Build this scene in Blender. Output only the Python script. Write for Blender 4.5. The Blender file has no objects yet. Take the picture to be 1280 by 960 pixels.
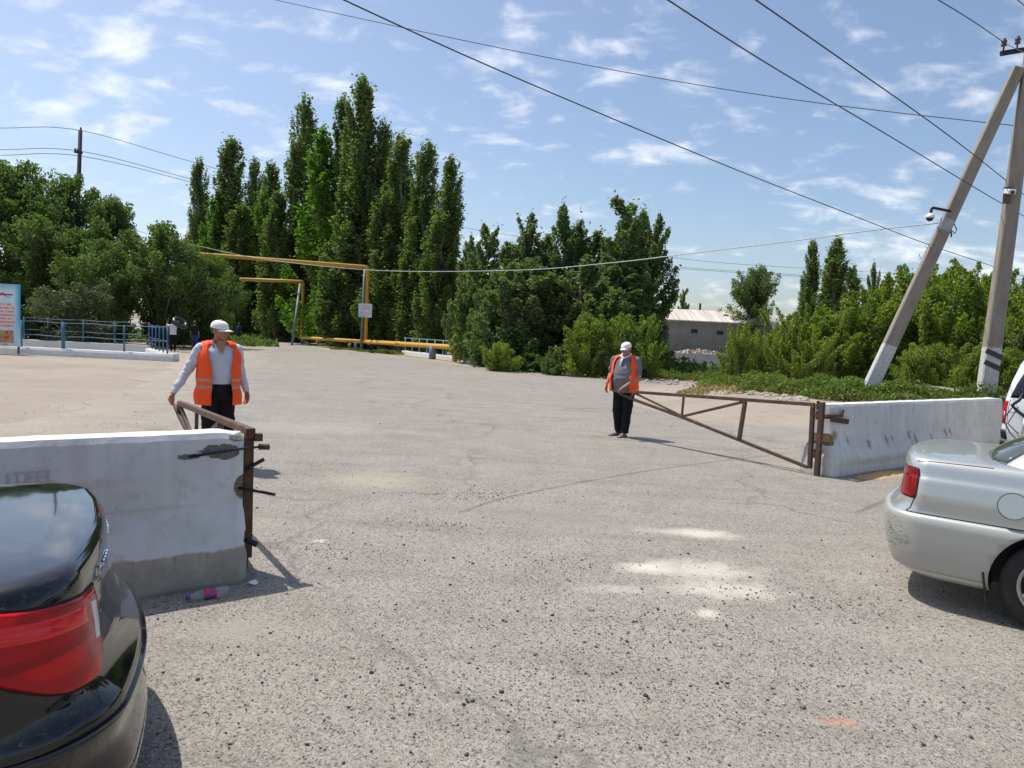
import bpy, bmesh, math, random
import numpy as np
from mathutils import Vector, Matrix
from mathutils import noise as mnoise
PI = math.pi
scene = bpy.context.scene
# ------------------------------------------------------------------ camera
F = 888.0                       # focal length in pixels of the 1280 px wide photograph
EYE = Vector((0, 0, 1.68))
PITCH = math.atan(60 / F); ROLL = math.atan(0.0478)
fw = Vector((0, math.cos(PITCH), -math.sin(PITCH)))
rt0 = Vector((1, 0, 0)); up0 = rt0.cross(fw)
rt = rt0 * math.cos(ROLL) + up0 * math.sin(ROLL)
up = rt.cross(fw)
cam_d = bpy.data.cameras.new('camera'); cam = bpy.data.objects.new('camera', cam_d)
scene.collection.objects.link(cam); scene.camera = cam
cam_d.sensor_width = 36; cam_d.lens = F / 1280 * 36; cam_d.clip_start = 0.05; cam_d.clip_end = 3000
cam.matrix_world = Matrix.Translation(EYE) @ Matrix((rt, up, -fw)).transposed().to_4x4()

# ------------------------------------------------------------------ light
SUN_EL, SUN_AZ = math.radians(63), (-0.86, 0.51)      # high sun, ahead and to the left
sd = Vector((SUN_AZ[0], SUN_AZ[1], 0)).normalized() * math.cos(SUN_EL) + Vector((0, 0, math.sin(SUN_EL)))
sun_d = bpy.data.lights.new('sun', 'SUN'); sun_d.energy = 4.3; sun_d.angle = math.radians(0.5); sun_d.color = (1, 0.955, 0.88)
sun = bpy.data.objects.new('sun', sun_d); scene.collection.objects.link(sun)
sun.rotation_euler = sd.to_track_quat('Z', 'Y').to_euler(); sun.location = (0, 0, 30)
world = bpy.data.worlds.new('World'); scene.world = world; world.use_nodes = True
wt = world.node_tree; wt.nodes.clear()
def wn(t, **k):
    n = wt.nodes.new(t)
    for a, b in k.items(): setattr(n, a, b)
    return n
sky = wn('ShaderNodeTexSky', sky_type='NISHITA', sun_disc=False)
sky.sun_elevation = SUN_EL; sky.sun_rotation = math.atan2(sd.x, sd.y)
sky.air_density = 1.0; sky.dust_density = 2.3; sky.ozone_density = 1.6; sky.altitude = 300
bg = wn('ShaderNodeBackground'); bg.inputs[1].default_value = 0.135
wo = wn('ShaderNodeOutputWorld')
# broken small clouds: noise laid out on a flat cloud layer high above the ground
tc = wn('ShaderNodeTexCoord'); sep = wn('ShaderNodeSeparateXYZ'); wt.links.new(tc.outputs['Generated'], sep.inputs[0])
def wmath(op, a, b=None, clamp=False):
    n = wn('ShaderNodeMath', operation=op, use_clamp=clamp)
    for i, v in enumerate([a, b]):
        if v is None: continue
        if isinstance(v, (int, float)): n.inputs[i].default_value = v
        else: wt.links.new(v, n.inputs[i])
    return n.outputs[0]
zz = wmath('ADD', wmath('MAXIMUM', sep.outputs[2], 0.0), 0.34)
cx = wmath('DIVIDE', sep.outputs[0], zz); cy = wmath('DIVIDE', sep.outputs[1], zz)
comb = wn('ShaderNodeCombineXYZ'); wt.links.new(cx, comb.inputs[0]); wt.links.new(cy, comb.inputs[1])
def wnoise(scale, detail, rough, off=(0, 0, 0), dist=0.0):
    mp = wn('ShaderNodeMapping'); mp.inputs['Location'].default_value = off
    mp.inputs['Rotation'].default_value = (0, 0, 0.5); mp.inputs['Scale'].default_value = (0.8, 1.15, 1)
    wt.links.new(comb.outputs[0], mp.inputs[0])
    n = wn('ShaderNodeTexNoise'); n.inputs['Scale'].default_value = scale; n.inputs['Detail'].default_value = detail
    n.inputs['Roughness'].default_value = rough; n.inputs['Distortion'].default_value = dist
    wt.links.new(mp.outputs[0], n.inputs['Vector']); return n.outputs['Fac']
big = wnoise(2.3, 2, 0.5, (5.3, 2.2, 0)); small = wnoise(9.5, 9, 0.55, (1.3, 0.2, 0), 0.25)
m = wmath('ADD', wmath('MULTIPLY', big, 0.42), wmath('MULTIPLY', small, 0.76))
mr = wn('ShaderNodeMapRange', interpolation_type='SMOOTHSTEP'); wt.links.new(m, mr.inputs[0])
mr.inputs[1].default_value = 0.595; mr.inputs[2].default_value = 0.83; mr.inputs[3].default_value = 0; mr.inputs[4].default_value = 0.78
mix = wn('ShaderNodeMixRGB'); wt.links.new(mr.outputs[0], mix.inputs[0]); wt.links.new(sky.outputs[0], mix.inputs[1])
mix.inputs[2].default_value = (7.2, 7.4, 7.9, 1)
wt.links.new(mix.outputs[0], bg.inputs[0]); wt.links.new(bg.outputs[0], wo.inputs[0])
scene.view_settings.view_transform = 'Standard'; scene.view_settings.look = 'None'
scene.view_settings.exposure = 0.2; scene.view_settings.gamma = 1
scene.cycles.max_bounces = 6; scene.cycles.transparent_max_bounces = 6
scene.cycles.sample_clamp_indirect = 4

# ------------------------------------------------------------------ placing helpers
def ray(px, py): return (fw * F + rt * (px - 640) - up * (py - 480)).normalized()
def P(px, py, d):
    """world point seen at that place of the photograph, d metres ahead"""
    r = ray(px, py); return EYE + r * (d / r.y)
def G(px, py, z=0.0):
    r = ray(px, py); return EYE + r * ((z - EYE.z) / r.z)
def GX(px, d, z=0.0):
    """point at height z and distance d whose image column is px"""
    lo, hi = -2000, 3000
    for _ in range(50):
        mid = (lo + hi) / 2
        if P(px, mid, d).z > z: lo = mid
        else: hi = mid
    return P(px, (lo + hi) / 2, d)

# ------------------------------------------------------------------ materials
MATS = {}
class NT:
    def __init__(s, name):
        s.m = bpy.data.materials.new(name); s.m.use_nodes = True; s.t = s.m.node_tree; s.t.nodes.clear()
        s.out = s.n('ShaderNodeOutputMaterial'); s.b = s.n('ShaderNodeBsdfPrincipled'); s.l(s.b.outputs[0], s.out.inputs[0])
        MATS[name] = s.m
    def n(s, t, **k):
        n = s.t.nodes.new(t)
        for a, b in k.items(): setattr(n, a, b)
        return n
    def l(s, a, b): s.t.links.new(a, b)
    def put(s, inp, v):
        if isinstance(v, (int, float)): inp.default_value = v
        elif isinstance(v, tuple): inp.default_value = v if len(v) == len(inp.default_value) else (*v, 1)
        else: s.l(v, inp)
    def set(s, **k):
        for a, v in k.items(): s.put(s.b.inputs[a.replace('_', ' ')], v)
        return s
    def obj(s, scale=(1, 1, 1), kind='Object', loc=(0, 0, 0)):
        tc = s.n('ShaderNodeTexCoord'); mp = s.n('ShaderNodeMapping'); mp.inputs['Scale'].default_value = scale; mp.inputs['Location'].default_value = loc
        s.l(tc.outputs[kind], mp.inputs[0]); return mp.outputs[0]
    def noise(s, vec, scale, detail=4, rough=0.5, dist=0):
        n = s.n('ShaderNodeTexNoise'); s.l(vec, n.inputs['Vector']); n.inputs['Scale'].default_value = scale
        n.inputs['Detail'].default_value = detail; n.inputs['Roughness'].default_value = rough; n.inputs['Distortion'].default_value = dist
        return n.outputs['Fac']
    def vor(s, vec, scale, out='Distance', feature='F1'):
        n = s.n('ShaderNodeTexVoronoi', feature=feature); s.l(vec, n.inputs['Vector']); n.inputs['Scale'].default_value = scale
        return n.outputs[out]
    def rng(s, v, a, b, c=0.0, d=1.0, smooth=False):
        n = s.n('ShaderNodeMapRange'); n.interpolation_type = 'SMOOTHSTEP' if smooth else 'LINEAR'
        s.l(v, n.inputs[0])
        for i, x in enumerate((a, b, c, d)): n.inputs[i + 1].default_value = x
        return n.outputs[0]
    def math(s, op, a, b=None, clamp=False):
        n = s.n('ShaderNodeMath', operation=op, use_clamp=clamp)
        s.put(n.inputs[0], a)
        if b is not None: s.put(n.inputs[1], b)
        return n.outputs[0]
    def mix(s, f, a, b, mode='MIX'):
        n = s.n('ShaderNodeMixRGB', blend_type=mode); s.put(n.inputs[0], f); s.put(n.inputs[1], a); s.put(n.inputs[2], b); return n.outputs[0]
    def bump(s, h, strength=0.3, dist=0.01):
        n = s.n('ShaderNodeBump'); n.inputs['Strength'].default_value = strength; n.inputs['Distance'].default_value = dist
        s.l(h, n.inputs['Height']); s.l(n.outputs[0], s.b.inputs['Normal']); return s
    def xyz(s, vec):
        n = s.n('ShaderNodeSeparateXYZ'); s.l(vec, n.inputs[0]); return n.outputs
    def ell(s, vec, c, r, wob=0.35, scale=3.0):
        """soft irregular blob mask around point c with radii r (object coordinates)"""
        x = s.xyz(vec); acc = None
        for i in range(3):
            if r[i] is None: continue
            t = s.math('DIVIDE', s.math('SUBTRACT', x[i], c[i]), r[i]); t = s.math('MULTIPLY', t, t)
            acc = t if acc is None else s.math('ADD', acc, t)
        d = s.math('SQRT', acc); nz = s.noise(vec, scale, 4, 0.6)
        return s.math('ADD', d, s.math('MULTIPLY', s.math('SUBTRACT', nz, 0.5), wob * 4))

def simple(name, col, rough=0.6, metal=0.0, vary=0.12, scale=6.0, bump=0.0, spec=0.5, kind='Object'):
    s = NT(name); v = s.obj(kind=kind)
    nz = s.noise(v, scale, 5, 0.6)
    a = tuple(c * (1 - vary) for c in col); b = tuple(min(1, c * (1 + vary)) for c in col)
    s.set(Base_Color=s.mix(s.rng(nz, 0.3, 0.7), (*a, 1), (*b, 1)), Roughness=rough, Metallic=metal)
    s.b.inputs['Specular IOR Level'].default_value = spec
    if bump: s.bump(s.noise(v, scale * 4, 6, 0.6), bump, 0.01)
    return s.m

def leaf_mat(name, a, b, trans=0.35, dry=None):
    s = NT(name)
    at = s.n('ShaderNodeAttribute', attribute_name='tint')
    col = s.mix(at.outputs['Fac'], (*a, 1), (*b, 1))
    if dry: col = s.mix(s.rng(at.outputs['Fac'], 0.93, 0.97), col, (*dry, 1))
    d = s.n('ShaderNodeBsdfDiffuse'); s.l(col, d.inputs[0])
    t = s.n('ShaderNodeBsdfTranslucent'); s.l(s.mix(1.0, col, (1.25, 1.5, 0.55, 1), 'MULTIPLY'), t.inputs[0])
    g = s.n('ShaderNodeBsdfGlossy'); g.inputs['Roughness'].default_value = 0.5; g.inputs[0].default_value = (0.8, 0.85, 0.9, 1)
    m1 = s.n('ShaderNodeMixShader'); m1.inputs[0].default_value = trans; s.l(d.outputs[0], m1.inputs[1]); s.l(t.outputs[0], m1.inputs[2])
    m2 = s.n('ShaderNodeMixShader'); m2.inputs[0].default_value = 0.02; s.l(m1.outputs[0], m2.inputs[1]); s.l(g.outputs[0], m2.inputs[2])
    s.l(m2.outputs[0], s.out.inputs[0]); s.t.nodes.remove(s.b)
    return s.m

# ------------------------------------------------------------------ object helpers
def link(o): scene.collection.objects.link(o); return o
def empty(name, loc, rz=0.0, label=None, cat=None, group=None):
    o = bpy.data.objects.new(name, None); o.empty_display_size = 0.2; link(o)
    o.location = loc; o.rotation_euler = (0, 0, rz)
    if label: o['label'] = label
    if cat: o['category'] = cat
    if group: o['group'] = group
    return o
def tag(o, label=None, cat=None, group=None, kind=None):
    for k, v in (('label', label), ('category', cat), ('group', group), ('kind', kind)):
        if v: o[k] = v
    return o
def mesh_obj(name, bm, mat, parent=None, smooth=False, loc=None, rot=None, recalc=True):
    if recalc and bm.faces: bmesh.ops.recalc_face_normals(bm, faces=bm.faces)
    me = bpy.data.meshes.new(name); bm.to_mesh(me); bm.free()
    mats = mat if isinstance(mat, (list, tuple)) else [mat]
    for x in mats: me.materials.append(x)
    if smooth: me.polygons.foreach_set('use_smooth', [True] * len(me.polygons))
    o = bpy.data.objects.new(name, me); link(o)
    if parent: o.parent = parent
    if loc is not None: o.location = loc
    if rot is not None: o.rotation_euler = rot
    return o
def add_box(bm, c, s, rot=None, mi=0):
    """box centred at c, full sizes s, optional 3x3 matrix"""
    vs = []
    for x in (-.5, .5):
        for y in (-.5, .5):
            for z in (-.5, .5):
                v = Vector((x * s[0], y * s[1], z * s[2]))
                if rot is not None: v = rot @ v
                vs.append(bm.verts.new(v + Vector(c)))
    for f in ((0, 1, 3, 2), (4, 6, 7, 5), (0, 4, 5, 1), (2, 3, 7, 6), (0, 2, 6, 4), (1, 5, 7, 3)):
        fc = bm.faces.new([vs[i] for i in f]); fc.material_index = mi
def frame_of(d, hint=Vector((0, 0, 1))):
    d = d.normalized()
    if abs(d.dot(hint)) > 0.98: hint = Vector((0, 1, 0)) if abs(d.y) < .9 else Vector((1, 0, 0))
    a = d.cross(hint).normalized(); b = a.cross(d).normalized(); return a, b
def add_bar(bm, p, q, w, h, hint=Vector((0, 0, 1)), mi=0):
    """square bar from p to q: w sideways, h along hint"""
    p = Vector(p); q = Vector(q); d = (q - p); a, b = frame_of(d, hint)
    ring = lambda c: [bm.verts.new(c + a * (w / 2 * i) + b * (h / 2 * j)) for i, j in ((-1, -1), (1, -1), (1, 1), (-1, 1))]
    r0, r1 = ring(p), ring(q)
    fs = [bm.faces.new(r0[::-1]), bm.faces.new(r1)] + [bm.faces.new((r0[i], r0[(i + 1) % 4], r1[(i + 1) % 4], r1[i])) for i in range(4)]
    for f in fs: f.material_index = mi
def add_tube(bm, pts, rad, seg=10, cap=True, mi=0):
    pts = [Vector(p) for p in pts]
    rads = rad if isinstance(rad, (list, tuple)) else [rad] * len(pts)
    rings = []; prev = None
    for i, p in enumerate(pts):
        d = (pts[min(i + 1, len(pts) - 1)] - pts[max(i - 1, 0)])
        if d.length < 1e-9: d = Vector((0, 0, 1))
        d.normalize()
        if prev is None: a = frame_of(d)[0]; b = d.cross(a)
        else:
            a = (prev - d * prev.dot(d)).normalized(); b = d.cross(a)
        prev = a
        rings.append([bm.verts.new(p + (a * math.cos(2 * PI * k / seg) + b * math.sin(2 * PI * k / seg)) * rads[i]) for k in range(seg)])
    for r0, r1 in zip(rings, rings[1:]):
        for k in range(seg):
            f = bm.faces.new((r0[k], r0[(k + 1) % seg], r1[(k + 1) % seg], r1[k])); f.material_index = mi
    if cap:
        for r in (rings[0][::-1], rings[-1]):
            f = bm.faces.new(r); f.material_index = mi
def add_lathe(bm, prof, seg=32, mi=0, axis='Y', c=(0, 0, 0)):
    """closed ring profile [(r, h)...] spun round an axis through c"""
    c = Vector(c); rings = []
    for r, h in prof:
        ring = []
        for k in range(seg):
            a = 2 * PI * k / seg; u, v = r * math.cos(a), r * math.sin(a)
            p = Vector((u, h, v)) if axis == 'Y' else Vector((u, v, h))
            ring.append(bm.verts.new(c + p))
        rings.append(ring)
    for i in range(len(rings) - 1):
        for k in range(seg):
            f = bm.faces.new((rings[i][k], rings[i][(k + 1) % seg], rings[i + 1][(k + 1) % seg], rings[i + 1][k])); f.material_index = mi
    return rings
def add_sphere(bm, c, r, u=16, v=10, mi=0, rot=None):
    """ellipsoid"""
    c = Vector(c); r = (r, r, r) if isinstance(r, (int, float)) else r
    g = bmesh.ops.create_uvsphere(bm, u_segments=u, v_segments=v, radius=1)
    for x in g['verts']:
        p = Vector((x.co.x * r[0], x.co.y * r[1], x.co.z * r[2]))
        if rot is not None: p = rot @ p
        x.co = p + c
        for f in x.link_faces: f.material_index = mi
def bake(o, mods):
    """apply modifiers given as (type, {settings}) without operators"""
    for t, kw in mods:
        md = o.modifiers.new('m', t)
        for k, v in kw.items(): setattr(md, k, v)
    dg = bpy.context.evaluated_depsgraph_get(); dg.update()
    me = bpy.data.meshes.new_from_object(o.evaluated_get(dg)); old = o.data
    o.modifiers.clear(); me.name = o.name; o.data = me
    return o
def bevel(o, w, seg=2):
    return bake(o, [('BEVEL', dict(width=w, segments=seg, limit_method='ANGLE', angle_limit=0.6))])
def copy_tree(o, parent=None):
    c = o.copy(); link(c); c.parent = parent
    for ch in list(o.children): copy_tree(ch, c)
    return c
def text_mesh(s, size, thick=0.002):
    cu = bpy.data.curves.new('t', 'FONT'); cu.body = s; cu.size = size; cu.extrude = thick; cu.align_x = 'CENTER'; cu.align_y = 'CENTER'
    o = bpy.data.objects.new('t', cu); link(o); dg = bpy.context.evaluated_depsgraph_get(); dg.update()
    me = bpy.data.meshes.new_from_object(o.evaluated_get(dg)); bpy.data.objects.remove(o); bpy.data.curves.remove(cu); return me
def smooth(o):
    o.data.polygons.foreach_set('use_smooth', [True] * len(o.data.polygons)); return o
# ================================================================== the ground
def terrain(x, y):
    z = 0.0
    # verge with weeds on the right rises to a low bank where the braced pole stands
    b = max(0, 1 - ((x - 11.5) / 8.0) ** 2) * max(0, 1 - ((y - 22) / 6.5) ** 2)
    z += 0.75 * b ** 1.2 if b > 0 else 0
    # the canal beyond the road edge
    if x > 3:
        k = min(1, (x - 3) / 6)
        t = max(0, min(1, (y - 44) / 12)); z -= 2.6 * k * t * t * (3 - 2 * t)
        t2 = max(0, min(1, (y - 70) / 3)); z += 3.2 * k * t2
    # shallow bank along the far edge, well behind the road
    return z
def G_t(px, py):
    r = ray(px, py); t = 2.0
    while t < 400:
        p = EYE + r * t
        if p.z <= terrain(p.x, p.y): return p
        t += 0.1
    return p

def dirt_material():
    s = NT('dry dirt'); v = s.obj(kind='Object')
    n1 = s.noise(v, 0.25, 5, 0.6); n2 = s.noise(v, 2.2, 6, 0.65); n3 = s.noise(v, 60, 4, 0.7)
    c = s.mix(s.rng(n1, 0.35, 0.65), (0.28, 0.24, 0.195, 1), (0.35, 0.305, 0.25, 1))
    c = s.mix(s.rng(n2, 0.55, 0.75), c, (0.27, 0.22, 0.165, 1))
    c = s.mix(s.rng(n3, 0.62, 0.7), c, (0.14, 0.12, 0.10, 1))
    s.set(Base_Color=c, Roughness=0.95); s.b.inputs['Specular IOR Level'].default_value = 0.15
    s.bump(s.math('ADD', s.math('MULTIPLY', n2, 3.0), n3), 0.5, 0.02); return s.m
def asphalt_material(spots):
    s = NT('worn dusty asphalt'); v = s.obj(kind='Object')
    big = s.noise(v, 0.22, 4, 0.55); mid = s.noise(v, 1.6, 6, 0.62); grain = s.noise(v, 95, 3, 0.75); fine = s.noise(v, 260, 2, 0.8)
    c = s.mix(s.rng(big, 0.35, 0.65), (0.290, 0.266, 0.229, 1), (0.345, 0.315, 0.270, 1))
    c = s.mix(s.rng(mid, 0.42, 0.72), c, (0.245, 0.218, 0.182, 1))
    # long drag and tyre streaks following the traffic
    st = s.noise(s.obj((0.35, 2.6, 1)), 1.0, 5, 0.6)
    c = s.mix(s.math('MULTIPLY', s.rng(st, 0.50, 0.70), 0.6), c, (0.19, 0.170, 0.145, 1))
    # aggregate: pale and dark stone heads
    vc = s.vor(v, 120, 'Color'); vx = s.xyz(vc)
    c = s.mix(s.math('MULTIPLY', s.rng(vx[0], 0.55, 1.0), 0.5), c, (0.50, 0.47, 0.43, 1))
    c = s.mix(s.math('MULTIPLY', s.rng(vx[1], 0.66, 0.92), 0.8), c, (0.10, 0.098, 0.095, 1))
    c = s.mix(s.math('MULTIPLY', s.rng(fine, 0.53, 0.70), 0.6), c, (0.13, 0.125, 0.118, 1))
    g2 = s.noise(v, 42, 4, .8); c = s.mix(s.math('MULTIPLY', s.rng(g2, .54, .68), .6), c, (.13, .12, .105, 1)); c = s.mix(s.math('MULTIPLY', s.rng(g2, .44, .34), .5), c, (.46, .42, .36, 1))
    v2 = s.vor(v, 48, 'Color'); v2d = s.vor(v, 48); c = s.mix(s.math('MULTIPLY', s.math('MULTIPLY', s.rng(s.xyz(v2)[0], .80, .82), s.rng(v2d, .42, .32)), .8), c, (.075, .075, .075, 1))
    # hairline cracks
    wob = s.n('ShaderNodeVectorMath', operation='ADD'); s.l(v, wob.inputs[0])
    nn = s.n('ShaderNodeTexNoise'); s.l(v, nn.inputs['Vector']); nn.inputs['Scale'].default_value = 1.4; nn.inputs['Detail'].default_value = 5
    s.l(nn.outputs['Color'], wob.inputs[1])
    cr = s.vor(wob.outputs[0], 0.22, 'Distance', 'DISTANCE_TO_EDGE')
    crm = s.math('MULTIPLY', s.rng(cr, 0.0, 0.010, 1, 0), s.rng(s.noise(v, 0.5, 2), 0.36, 0.55))
    c = s.mix(s.math('MULTIPLY', crm, 0.5), c, (0.10, 0.095, 0.09, 1))
    # earth washed over the left side
    x = s.xyz(v)
    dl = s.math('ADD', s.math('ADD', x[0], s.math('MULTIPLY', x[1], 0.30)), s.math('MULTIPLY', s.math('SUBTRACT', mid, 0.5), 3.0))
    c = s.mix(s.math('MULTIPLY', s.rng(dl, -1.2, -5.5), 0.85), c, (0.38, 0.325, 0.255, 1))
    for cc, r, col, w, am in spots:
        e = s.ell(v, cc, r, w, 2.5 / max(0.3, r[0]))
        c = s.mix(s.math('MULTIPLY', s.rng(e, 1.35, 0.15, 0, 1, True), am), c, (*col, 1))
    s.set(Base_Color=c, Roughness=0.9); s.b.inputs['Specular IOR Level'].default_value = 0.25
    h = s.math('ADD', s.math('ADD', s.math('MULTIPLY', grain, 0.9), s.math('MULTIPLY', s.vor(v, 120), 0.6)), s.math('MULTIPLY', mid, 2.0))
    s.bump(h, 0.55, 0.012); return s.m

def make_ground():
    xs = np.concatenate([np.linspace(-900, -60, 12), np.linspace(-55, 60, 150), np.linspace(70, 900, 12)])
    ys = np.concatenate([np.linspace(-200, -20, 6), np.linspace(-15, 100, 150), np.linspace(110, 1500, 14)])
    bm = bmesh.new(); g = []
    for y in ys:
        row = []
        for x in xs:
            z = terrain(x, y)
            n = mnoise.noise(Vector((x * .4, y * .4, 0))) * 0.06 + mnoise.noise(Vector((x * 1.3, y * 1.3, 4))) * .03
            far = 0.0 if abs(z) < 0.02 else 1.0
            row.append(bm.verts.new((x, y, z + n * far - 0.0)))
        g.append(row)
    for a, b in zip(g, g[1:]):
        for i in range(len(a) - 1): bm.faces.new((a[i], a[i + 1], b[i + 1], b[i]))
    return tag(mesh_obj('ground', bm, dirt_material(), smooth=True), kind='structure')
make_ground()
edge_px = [(228, 446), (262, 437), (300, 431), (340, 430), (372, 431), (410, 437), (452, 441), (490, 446), (530, 450), (568, 456), (610, 461), (650, 466), (700, 470), (760, 474), (820, 477),
           (870, 484), (930, 494), (985, 503), (1040, 512)]
pts = [G(*p) for p in edge_px]
ring = [(p.x, p.y) for p in pts] + [(9, 17.6), (14, 19.5), (30, 21), (30, -15), (-16, -15), (-12, -2), (-8.5, 5.5)] + [(q.x, q.y) for q in (G(60, 520), G(150, 494), G(205, 462))]
def wiggle(ring, step=0.5, amp=0.22):
    out = []
    for (x0, y0), (x1, y1) in zip(ring, ring[1:] + ring[:1]):
        L = math.hypot(x1 - x0, y1 - y0); n = max(1, int(L / step))
        for k in range(n):
            t = k / n; x = x0 + (x1 - x0) * t; y = y0 + (y1 - y0) * t
            a = mnoise.noise(Vector((x * .9, y * .9, 1))) * amp * 2 + mnoise.noise(Vector((x * 3, y * 3, 1))) * amp * .6
            out.append((x + a, y + a * .7))
    return out
bm = bmesh.new(); vs = [bm.verts.new((x, y, 0.006)) for x, y in wiggle(ring)]
bm.faces.new(vs); bmesh.ops.triangulate(bm, faces=bm.faces)
def sp(px, py, rx, ry, col, w=0.3, am=0.8):
    g = G(px, py); return ((g.x, g.y, 0), (rx, ry, None), col, w, am)
W = (0.62, 0.57, 0.50)
spots = [sp(880, 668, .30, .17, W, .28, .7), sp(840, 665, .4, .12, W, .4, .4), sp(808, 711, .22, .13, W, .28, .75), sp(870, 712, .50, .25, W, .4, .65), sp(905, 738, .42, .22, W, .4, .6), sp(885, 768, .12, .08, W, .35, .7), sp(770, 738, .3, .1, W, .5, .3),
         sp(1055, 905, .10, .05, (0.45, 0.24, 0.15), .5, .6), sp(738, 764, .024, .018, (0.05, .045, .035), .1, .9), sp(737, 777, .024, .014, (0.07, .06, .045), .1, .8),
         sp(470, 600, .6, .5, (0.38, 0.345, .27), .5, .6), sp(500, 545, .35, .35, (0.20, .185, .16), .4, .6), sp(400, 677, .07, .05, W, .5, .7), sp(300, 790, .3, .25, (.34, .31, .27), .5, .5),
         sp(400, 535, 1.5, .8, (0.33, .31, .275), .5, .6), sp(700, 650, .8, .5, (0.235, .22, .20), .5, .5)]
tag(mesh_obj('road', bm, asphalt_material(spots)), kind='structure')

# loose stones and grit on the road
def make_gravel():
    rnd = random.Random(5); rng = np.random.default_rng(5)
    ico = bmesh.new(); bmesh.ops.create_icosphere(ico, subdivisions=1, radius=1); V = np.array([v.co[:] for v in ico.verts]); Fc = np.array([[v.index for v in f.verts] for f in ico.faces]); ico.free()
    pos = []; cl = [G(x, y) for x, y in ((640, 735), (690, 705), (800, 770), (960, 740), (1000, 870), (1040, 830), (560, 660), (820, 800), (730, 830), (600, 620), (420, 690), (1040, 760), (640, 860), (900, 880), (480, 860), (900, 790), (560, 780))]
    while len(pos) < 8500:
        py = 480 + 480 * rnd.random() ** 0.62; px = rnd.uniform(-40, 1320)
        if rnd.random() < 0.42:
            c = rnd.choice(cl); p = Vector((c.x + rnd.gauss(0, .33), c.y + rnd.gauss(0, .16), 0))
        else: p = G(px, py)
        if p.y > 16 or p.y < .8 or p.length < .8: continue
        d = max(1.0, p.y)
        s = min(0.014, 0.0012 + 0.0018 * rnd.expovariate(1.0) * (0.7 + d * .10)); s = max(s, .0006 * d + .0009)
        pos.append((p.x, p.y, s))
    pos = np.array(pos); n = len(pos)
    sc = rng.uniform(.7, 1.3, (n, 1, 3)) * pos[:, None, 2:3]; sc[:, :, 2] *= .6
    ang = rng.uniform(0, 6.28, n); c, s_ = np.cos(ang), np.sin(ang)
    jit = rng.uniform(.75, 1.2, (n, len(V), 1)); q = V[None] * jit * sc
    x = q[..., 0] * c[:, None] - q[..., 1] * s_[:, None]; y = q[..., 0] * s_[:, None] + q[..., 1] * c[:, None]
    co = np.stack([x + pos[:, 0:1], y + pos[:, 1:2], q[..., 2] + pos[:, 2:3] * .35 + .006], -1).reshape(-1, 3)
    fa = (Fc[None] + (np.arange(n) * len(V))[:, None, None]).reshape(-1, 3)
    me = raw_mesh('gravel', co, fa)
    s = NT('loose stones'); gi = s.n('ShaderNodeNewGeometry'); r = gi.outputs['Random Per Island']
    cr = s.n('ShaderNodeValToRGB'); s.l(r, cr.inputs[0]); e = cr.color_ramp.elements
    e[0].position = 0; e[0].color = (0.035, .036, .04, 1); e[1].position = 1; e[1].color = (.42, .39, .35, 1)
    for p_, c_ in ((.45, (.08, .08, .082, 1)), (.75, (.16, .15, .14, 1)), (.9, (.25, .22, .19, 1))):
        k = e.new(p_); k.color = c_
    s.set(Base_Color=cr.outputs[0], Roughness=.85); me.materials.append(s.m)
    tag(link(bpy.data.objects.new('gravel', me)), 'loose dark grit and small stones strewn over the asphalt', 'gravel', kind='stuff')
def raw_mesh(name, co, fa, tint=None):
    me = bpy.data.meshes.new(name); n, k = fa.shape
    me.vertices.add(len(co)); me.vertices.foreach_set('co', co.astype(np.float32).ravel())
    me.loops.add(n * k); me.loops.foreach_set('vertex_index', fa.astype(np.int32).ravel())
    me.polygons.add(n); me.polygons.foreach_set('loop_start', np.arange(0, n * k, k, dtype=np.int32)); me.polygons.foreach_set('loop_total', np.full(n, k, dtype=np.int32))
    if tint is not None:
        a = me.attributes.new('tint', 'FLOAT', 'FACE'); a.data.foreach_set('value', tint.astype(np.float32))
    me.update(calc_edges=True); return me
make_gravel()

# ================================================================== trees
def leaf_arrays(cen, size, rng, up_bias=0.3, elong=1.7, tint=None):
    n = len(cen)
    d = rng.normal(size=(n, 3)); d[:, 2] += up_bias; d /= np.linalg.norm(d, axis=1, keepdims=True)
    e = rng.normal(size=(n, 3)); e -= d * (e * d).sum(1, keepdims=True); e /= np.linalg.norm(e, axis=1, keepdims=True)
    s = size * rng.uniform(.6, 1.35, n)[:, None]
    a = cen - d * s * .5 * elong ** .5; b = cen + d * s * .5 * elong ** .5
    w = s * .5 / elong ** .5
    co = np.stack([a, cen + e * w, b, cen - e * w], 1).reshape(-1, 3)
    fa = np.arange(n * 4).reshape(n, 4)
    return co, fa
def plume_leaves(rng, n, plumes):
    """plumes: (base, tip, radius); leaves gather round each plume axis, thicker to the middle"""
    B = np.array([p[0] for p in plumes]); T = np.array([p[1] for p in plumes]); R = np.array([p[2] for p in plumes])
    L = np.linalg.norm(T - B, axis=1); w = L * R; w = w / w.sum()
    i = rng.choice(len(plumes), n, p=w); t = rng.beta(1.25, 1.15, n)
    prof = np.sin(np.clip(t, 0.03, 1) ** .8 * PI * .92 + .12) ** .6
    v = rng.normal(size=(n, 3)); v /= np.linalg.norm(v, axis=1, keepdims=True)
    r = rng.uniform(0, 1, n) ** .45
    c = B[i] + (T[i] - B[i]) * t[:, None] + v * (R[i] * prof * r)[:, None]
    return c, i
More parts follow.
